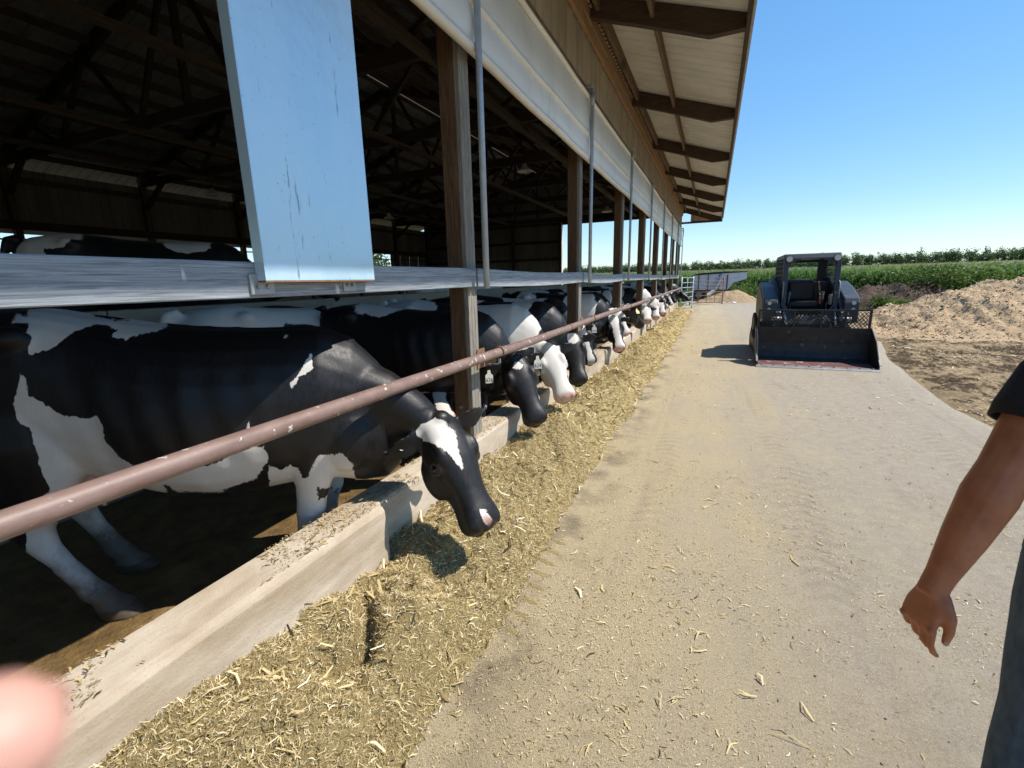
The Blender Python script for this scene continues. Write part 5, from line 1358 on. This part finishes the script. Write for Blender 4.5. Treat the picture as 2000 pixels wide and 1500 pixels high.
# ---- wood shavings piles
def shavings_material(name, tint=1.0):
    m, nt, bs = _nt(name); bs.inputs["Roughness"].default_value = .95; bs.inputs["Specular IOR Level"].default_value = .1
    f = tex(nt, 45, 5, rough=.75); g = tex(nt, 2.0, 5); c_ = tex(nt, 9, 5, rough=.7)
    col = ramp(nt, f.outputs[0], [(.32, (.25 * tint, .155 * tint, .075 * tint)), (.5, (.48 * tint, .34 * tint, .20 * tint)), (.68, (.66 * tint, .50 * tint, .33 * tint))])
    col = mixc(nt, ramp(nt, c_.outputs[0], [(.58, (0,) * 3), (.70, (.6,) * 3)]), col, (.26, .165, .085))
    col = mixc(nt, ramp(nt, g.outputs[0], [(.52, (0,) * 3), (.70, (.4,) * 3)]), col, (.36, .24, .13))
    nt.links.new(col, bs.inputs["Base Color"]); bump(nt, bs, c_.outputs[0], .9, .05); return m
M['shav'] = shavings_material('pale wood shavings'); M['shav2'] = shavings_material('dull shavings', .8)
def pile(name, label, cx, cy, bumps, ext, step, mat, amp=.06, seed=1, cat='pile', flat=.0):
    xs = np.arange(cx - ext[0], cx + ext[0], step); ys = np.arange(cy - ext[1], cy + ext[1], step)
    def zf(P):
        h = np.full(P.shape[:-1], -.06)
        for bx, by, bh, rx, ry in bumps:
            q = np.sqrt(((P[..., 0] - bx) / rx) ** 2 + ((P[..., 1] - by) / ry) ** 2)
            hh = bh * np.clip(1 - q, -.2, 1); hh = np.where(q < .35, bh * (1 - .35 * .5 - q ** 2 / .7), hh)
            h = np.maximum(h, hh) + .18 * np.minimum(h, hh).clip(0)
        m = sstep(-.02, .25, h)
        w = fbm(P + .3 * np.stack([fbm(P, 1.1, 2, seed + 5), fbm(P, 1.1, 2, seed + 6)], -1), 1.3, 5, seed)
        rill = np.abs(fbm(P * [1.6, .55], 1.4, 4, seed + 9))
        h = h + m * (amp * 2.4 * w - amp * 1.4 * rill + amp * .75 * fbm(P, 6.5, 4, seed + 3)) + (1 - m) * .02 * fbm(P, 5, 3, seed)
        edge = np.minimum(sstep(0, .12, (P[..., 0] - xs[0]) / (2 * ext[0])) * sstep(0, .12, (xs[-1] - P[..., 0]) / (2 * ext[0])), sstep(0, .12, (P[..., 1] - ys[0]) / (2 * ext[1])) * sstep(0, .12, (ys[-1] - P[..., 1]) / (2 * ext[1])))
        return np.where(edge < 1, h * edge - .08 * (1 - edge), h)
    V, F = grid_mesh(xs, ys, zf)
    return tag(link(name, mesh_of(name, V, F, mat, True)), label, cat), zf
bp, bpz = pile('wood_shavings_pile', 'big pale tan pile of wood shavings to the side of the loader', 8.6, 18.2, [(6.6, 17.6, 1.12, 3.1, 3.4), (8.1, 18.6, 1.42, 2.8, 4.0), (10.6, 18.8, 1.15, 3.2, 4.2), (5.6, 16.2, .45, 2.2, 2.2)], (5.6, 5.2), .055, M['shav'], .11, 3)
sp2, _ = pile('feed_spill_pile', 'small tan pile at the end of the alley below the gates', 1.15, 33.4, [(1.15, 33.4, .95, 1.9, 1.5), (.0, 32.9, .45, 1.2, 1.0)], (2.6, 2.2), .06, M['shav2'], .06, 8)
dp, _ = pile('dirt_pile', 'dark brown dirt pile with weeds behind the loader', 7.7, 28.5, [(7.6, 28.5, 1.35, 2.9, 2.2), (9.4, 29, 1.3, 2.4, 2.0)], (4.2, 3.0), .09, mk('dark soil', (.035, .022, .014), (.15, .095, .055), 5, .95, .9, 25, .06), .13, 15)
def mulch_material():
    m, nt, bs = _nt('trampled mulch and shavings'); bs.inputs["Roughness"].default_value = .95; bs.inputs["Specular IOR Level"].default_value = .1
    f = tex(nt, 32, 6, (1, .6, 1), .8); g = tex(nt, .55, 5); c_ = tex(nt, 7, 5, (1, .5, 1), .75)
    pale = ramp(nt, f.outputs[0], [(.32, (.20, .135, .07)), (.5, (.42, .31, .18)), (.68, (.62, .48, .31))])
    drk = ramp(nt, f.outputs[0], [(.34, (.022, .015, .010)), (.52, (.085, .058, .034)), (.66, (.30, .22, .12))])
    mf = ramp(nt, mixc(nt, .45, g.outputs[0], c_.outputs[0]), [(.49, (1,) * 3), (.56, (0,) * 3)])
    nt.links.new(mixc(nt, mf, pale, drk), bs.inputs["Base Color"]); bump(nt, bs, f.outputs[0], 1.0, .04); return m
xs = np.arange(2.3, 16, .05); ys = np.arange(-2, 16.2, .05)
def mz(P):
    e_ = P[..., 0] - road_edge(P[..., 1]); e2 = np.minimum(sstep(0, 1, (P[..., 1] + 2)), sstep(0, 2, 16 - P[..., 0]))
    return -.04 + (.045 + .07 * fbm(P, 1.6, 5, 81) + .045 * fbm(P, 7, 4, 82)) * sstep(-.12, .5, e_) * e2
V, F = grid_mesh(xs, ys, mz)
tag(link('mulch_ground', mesh_of('mulch_ground', V, F, mulch_material(), True)), 'dark mulch and pale shavings trampled beside the alley', 'mulch', kind='stuff')
# shavings spread and mulch on the yard
def yard_bits(n, rng):
    X = rng.uniform(2.7, 12, n); Y = rng.uniform(5.5, 15.5, n); k = fbm(np.stack([X, Y], -1), .9, 4, 91)
    keep = (X > road_edge(Y) - .25 * rng.uniform(0, 1, n) ** 3 * 3) & (rng.uniform(0, 1, n) < np.clip(.45 + 1.5 * k, .08, 1)); X, Y = X[keep], Y[keep]; n = len(X)
    L = np.clip(rng.lognormal(math.log(.035), .5, n), .01, .12)
    return np.stack([X, Y, mz(np.stack([X, Y], -1)) + rng.uniform(.0, .012, n)], -1), L, L * rng.uniform(.15, .4, n), rng.uniform(0, 7, n), rng.normal(0, .2, n), rng.normal(0, .1, n), rng.normal(0, .4, n), np.clip(rng.normal(.55, .28, n), 0, 1)
a = yard_bits(26000, rng); V, F = strips(*a[:7])
M['chips'] = tone_material('wood chips', [(0, (.05, .035, .02)), (.4, (.28, .19, .10)), (.75, (.55, .41, .25)), (1, (.70, .58, .40))], .85)
stuff('wood_chips', V, F, M['chips'], a[7], 2, 'pale wood chips scattered on the dark yard beside the alley', 'wood chips')
# loose shavings on the pile
X = rng.uniform(3.6, 13.5, 16000); Y = rng.uniform(13.6, 22, 16000); Z = bpz(np.stack([X, Y], -1)); k = Z > .03
X, Y, Z = X[k], Y[k], Z[k]; n = len(X); L = np.clip(rng.lognormal(math.log(.045), .4, n), .015, .12)
V, F = strips(np.stack([X, Y, Z + .006], -1), L, L * rng.uniform(.25, .6, n), rng.uniform(0, 7, n), rng.normal(0, .35, n), rng.normal(0, .15, n), rng.normal(0, .5, n))
stuff('loose_shavings', V, F, M['chips'], np.clip(rng.normal(.72, .22, n), 0, 1), 2, None, None, bp)

# ---- plants
def leaf_stops(a, b, c): return [(0, a), (.5, b), (1, c)]
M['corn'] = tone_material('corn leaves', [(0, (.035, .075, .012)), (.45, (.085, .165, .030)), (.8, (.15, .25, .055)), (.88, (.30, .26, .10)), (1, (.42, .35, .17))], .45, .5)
M['leaf'] = tone_material('weed leaves', leaf_stops((.03, .06, .010), (.085, .145, .026), (.18, .24, .055)), .5, .45)
M['tree_leaf'] = tone_material('distant tree leaves', leaf_stops((.030, .058, .022), (.065, .108, .036), (.13, .175, .055)), .6, .3)
M['bark'] = mk('bark', (.045, .035, .025), (.11, .085, .06), 12, .9)
def corn(n, xy, rng, kmin=0, h0=2.08):
    K = 11; Vs = []; Fs = []; T = []
    x, y = xy[:, 0], xy[:, 1]; g = ground_z(xy); hgt = h0 * rng.uniform(.88, 1.08, n); base = 0
    for k in range(kmin, K):
        az = rng.uniform(0, 2 * math.pi, n); zb = g + hgt * (.12 + .74 * k / K); L = hgt * rng.uniform(.22, .36, n); w = rng.uniform(.05, .085, n)
        d = np.stack([np.cos(az), np.sin(az)], -1); s = np.stack([-d[:, 1], d[:, 0]], -1)
        def pt(f, z, sd, ww): return np.concatenate([xy + d * (L * f)[:, None] + s * (sd * ww * w)[:, None], z[:, None]], 1)
        V = np.stack([pt(0, zb, -1, .4), pt(0, zb, 1, .4), pt(.5, zb + L * .55, -1, 1), pt(.5, zb + L * .55, 1, 1), pt(1.0, zb + L * rng.uniform(.0, .5, n), 0, 0)], 1)
        b = base + np.arange(n)[:, None] * 5
        Fs.append(np.stack([b + [0, 1, 3], b + [0, 3, 2], b + [2, 3, 4]], 1).reshape(-1, 3)); Vs.append(V.reshape(-1, 3)); base += n * 5
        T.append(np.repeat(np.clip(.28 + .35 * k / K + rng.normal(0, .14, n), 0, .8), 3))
    # stalk and tassel
    for a in (0, math.pi / 2):
        o = np.array([math.cos(a), math.sin(a)]) * .016
        z0 = g + (hgt * .5 if kmin else 0 * hgt)
        V = np.stack([np.concatenate([xy - o, z0[:, None]], 1), np.concatenate([xy + o, z0[:, None]], 1), np.concatenate([xy, (g + hgt)[:, None]], 1)], 1)
        b = base + np.arange(n)[:, None] * 3; Fs.append(b + np.array([[0, 1, 2]])); Vs.append(V.reshape(-1, 3)); base += n * 3; T.append(np.full(n, .45))
    for q in range(4):
        az = rng.uniform(0, 7, n); o = np.stack([np.cos(az), np.sin(az)], -1); s = np.stack([-o[:, 1], o[:, 0]], -1) * .014
        zt = g + hgt * .97; tip = xy + o * .12
        V = np.stack([np.concatenate([xy - s, zt[:, None]], 1), np.concatenate([xy + s, zt[:, None]], 1), np.concatenate([tip, (zt + rng.uniform(.15, .30, n))[:, None]], 1)], 1)
        b = base + np.arange(n)[:, None] * 3; Fs.append(b + np.array([[0, 1, 2]])); Vs.append(V.reshape(-1, 3)); base += n * 3; T.append(np.full(n, .95))
    return np.concatenate(Vs), np.concatenate(Fs), np.concatenate(T)
def front_y(x): return 50 - .13 * x + 1.2 * np.sin(x * .21)
pts = []
for row in range(7):
    x = np.arange(-45, 95, .24); x = x + rng.uniform(-.06, .06, len(x)); keep = rng.uniform(0, 1, len(x)) < .95
    pts.append(np.stack([x, front_y(x) + row * .76 + rng.uniform(-.1, .1, len(x))], -1)[keep])
xy = np.concatenate(pts); V1, F1, T1 = corn(len(xy), xy, rng)
n = 9000; x = rng.uniform(-120, 190, n); xy = np.stack([x, front_y(x) + 5 + 75 * rng.beta(1, 1.6, n)], -1)
V2, F2, T2 = corn(n, xy, rng, 7)
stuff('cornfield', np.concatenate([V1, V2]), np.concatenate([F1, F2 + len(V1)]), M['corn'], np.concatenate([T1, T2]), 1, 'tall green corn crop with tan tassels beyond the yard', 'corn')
def canopy_material():
    m, nt, bs = _nt('far corn canopy'); bs.inputs["Roughness"].default_value = .7
    a = tex(nt, .9, 6, (1, 1, 1), .75); b = tex(nt, .03, 4)
    col = ramp(nt, a.outputs[0], [(.35, (.045, .085, .018)), (.52, (.10, .15, .040)), (.68, (.24, .23, .085))])
    col = mixc(nt, ramp(nt, b.outputs[0], [(.35, (0,) * 3), (.65, (.4,) * 3)]), col, (.17, .20, .06))
    nt.links.new(col, bs.inputs["Base Color"]); bump(nt, bs, a.outputs[0], 1.0, .5); return m
us = np.linspace(-330, 420, 260); vs = np.concatenate([[0, .3], np.linspace(1.2, 60, 60), np.geomspace(62, 420, 50)])
U, Vv = np.meshgrid(us, vs); Yc = front_y(np.clip(U, -60, 110)) + 4.5 + Vv; P = np.stack([U, Yc], -1)
Z = ground_z(P) + 1.75 + .45 * fbm(P, .8, 3, 61); Z[0] = ground_z(P[0]) - .1
nx, ny = len(us), len(vs); i = (np.arange(ny - 1)[:, None] * nx + np.arange(nx - 1)[None]).ravel()
stuff('corn_canopy', np.concatenate([P, Z[..., None]], -1).reshape(-1, 3), np.stack([i, i + 1, i + nx + 1, i + nx], -1), canopy_material(), None, 1, 'far corn tops running back to the wood', 'corn')

def leaf_cloud(c, r, n, size, rng, shell=.55, zsq=1.0):
    """random leaf quads filling a lumpy ellipsoid, denser in clumps"""
    k = max(4, n // 14); d = rng.normal(size=(k, 3)); d /= np.linalg.norm(d, axis=1)[:, None]
    cl = d * (shell + (1 - shell) * rng.uniform(0, 1, (k, 1))) ; ci = rng.integers(0, k, n)
    p = cl[ci] + rng.normal(0, .16, (n, 3)); C = np.array(c) + p * np.array(r)
    a = rng.normal(size=(n, 3)); a /= np.linalg.norm(a, axis=1)[:, None]; b = np.cross(a, rng.normal(size=(n, 3))); b /= np.linalg.norm(b, axis=1)[:, None]
    s = size * rng.uniform(.6, 1.3, n)[:, None]
    V = np.stack([C - a * s, C + b * s * .5, C + a * s, C - b * s * .5], 1).reshape(-1, 3)
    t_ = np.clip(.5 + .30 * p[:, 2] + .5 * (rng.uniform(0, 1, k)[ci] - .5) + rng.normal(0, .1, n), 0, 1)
    return V, t_
def quads(V): return np.arange(len(V)).reshape(-1, 4)
# the far wood
Vs, Ts = [], []; TV, TF = [], []
for row in range(3):
    x = -300
    while x < 420:
        x += rng.uniform(3.0, 6.5); yy = 345 - .10 * x + row * 9 + rng.uniform(-3, 3); g = float(ground_z(np.array([x, yy])))
        H_ = rng.uniform(5.6, 8.4) * (1 + .22 * (x > 60)) * (1 + .10 * row); rr = rng.uniform(2.6, 4.4)
        v, t_ = leaf_cloud((x, yy, g + H_ * .56), (rr, rr, H_ * .36), 420, .40, rng, .15); Vs.append(v); Ts.append(np.clip(t_ + rng.normal(0, .12) - .12 * (row == 0) * 0, 0, 1))
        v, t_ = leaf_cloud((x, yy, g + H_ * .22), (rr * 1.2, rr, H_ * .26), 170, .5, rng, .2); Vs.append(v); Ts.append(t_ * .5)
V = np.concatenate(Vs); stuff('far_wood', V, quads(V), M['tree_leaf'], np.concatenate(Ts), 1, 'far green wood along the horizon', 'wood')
# trees behind the barn, seen through its back opening
def tree(label, x, y, H_, rr, n, size, seed, group):
    r = np.random.default_rng(seed); t_ = thing('tree', label, 'tree', (x, y, -.05), 0, group)
    part(t_, 'trunk', tube([(0, 0, 0), (.1, .05, H_ * .25), (.05, .1, H_ * .55), (0, 0, H_ * .8)], [.28, .22, .14, .05], 9), M['bark'], True, world=False)
    for k in range(5):
        a = k * 1.3; part(t_, 'limb', tube([(.05, .05, H_ * (.3 + .07 * k)), (math.cos(a) * rr * .5, math.sin(a) * rr * .5, H_ * (.5 + .07 * k))], [.10, .03], 6), M['bark'], True, world=False)
    v, tt = leaf_cloud((0, 0, H_ * .62), (rr, rr, H_ * .40), n, size, r, .45)
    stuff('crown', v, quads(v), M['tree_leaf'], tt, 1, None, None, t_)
tree('leafy green tree behind the barn, seen through the back opening', -27, 27.5, 5.2, 3.0, 3500, .16, 3, 'trees behind the barn')
tree('smaller leafy tree behind the barn beside the taller one', -30, 35, 5.0, 2.6, 2500, .16, 4, 'trees behind the barn')
# bush at the corn edge
def bush(name, label, x, y, z, r, n, size, seed, mat='leaf'):
    rg = np.random.default_rng(seed); t_ = thing(name, label, 'bush', (x, y, z - .05))
    for k in range(6):
        a = k * 1.05; part(t_, 'stem', tube([(0, 0, 0), (math.cos(a) * r[0] * .5, math.sin(a) * r[1] * .5, r[2] * 1.2)], [.03, .01], 5), M['bark'], world=False)
    v, tt = leaf_cloud((0, 0, r[2] * .95), r, n, size, rg, .35)
    stuff('foliage', v, quads(v), M[mat], np.clip(tt - .05, 0, 1), 1, None, None, t_)
b_ = atY(1905, 560, 30.0)
bush('leafy_bush', 'dark leafy bush rising above the corn edge behind the pile', float(b_[0]), 30.0, 0, (2.2, 1.3, 1.0), 2400, .11, 5)
bush('weedy_bush', 'yellow green weeds growing on the dirt pile', 9.5, 28.6, 1.0, (1.7, 1.2, .55), 1800, .07, 6)
bush('small_weed_bush', 'low green weeds at the foot of the dirt pile', 7.6, 26.2, 0, (.9, .6, .35), 600, .08, 7)
# weeds between the gates and the corn
Vs, Ts = [], []
for k in range(620):
    x = rng.uniform(-6, 9); yy = rng.uniform(34.5, 45) - .12 * x
    if (x - .3) ** 2 / 6 + (yy - 36) ** 2 / 3 < 1.0: continue
    if x > 5 and yy < 31: continue
    hh = rng.uniform(.35, 1.0) * (1.3 if 1 < x < 6 else 1)
    v, t_ = leaf_cloud((x, yy, hh * .5), (.45, .45, hh * .55), 60, .065, rng, .2); Vs.append(v); Ts.append(np.clip(t_ + rng.normal(0, .15), 0, 1))
V = np.concatenate(Vs); stuff('weeds', V, quads(V), M['leaf'], np.concatenate(Ts), 1, 'tall green weeds between the gates and the corn', 'weeds')
# grass blades along the yard
n = 26000; X = rng.uniform(-8, 34, n); Y = rng.uniform(26, 46, n); k = (fbm(np.stack([X, Y], -1), .35, 3, 71) > -.05) & ((X > 3.2) | (Y > 36)) & ((X > 4.5) | (Y > 33)); X, Y = X[k], Y[k]; n = len(X)
az = rng.uniform(0, 7, n); hh = rng.uniform(.15, .55, n); d = np.stack([np.cos(az), np.sin(az)], -1); P = np.stack([X, Y], -1); g = ground_z(P)
V = np.stack([np.concatenate([P - d * .018, g[:, None]], 1), np.concatenate([P + d * .018, g[:, None]], 1), np.concatenate([P + rng.normal(0, .12, (n, 2)), (g + hh)[:, None]], 1)], 1).reshape(-1, 3)
stuff('grass', V, np.arange(3 * n).reshape(-1, 3), M['leaf'], np.clip(rng.normal(.6, .2, n), 0, 1), 1, 'rough green grass at the yard edge', 'grass')
# torn plastic by the small pile
v = rng.normal(0, 1, (40, 3)) * [.35, .12, .03]; V = []; F = []
for k in range(14):
    c_ = np.array([.75, 31.75, .05]) + rng.normal(0, 1, 3) * [.28, .10, .02]; a = rng.normal(0, 1, 3); a[2] *= .3; b = rng.normal(0, 1, 3); b[2] *= .3; n = len(V)
    V += [c_ - a * .08, c_ + b * .06, c_ + a * .09, c_ - b * .05]; F.append((n, n + 1, n + 2, n + 3))
tag(link('plastic_scrap', mesh_of('plastic_scrap', V, F, M['curtain'])), 'crumpled white plastic scrap in front of the small pile', 'plastic')
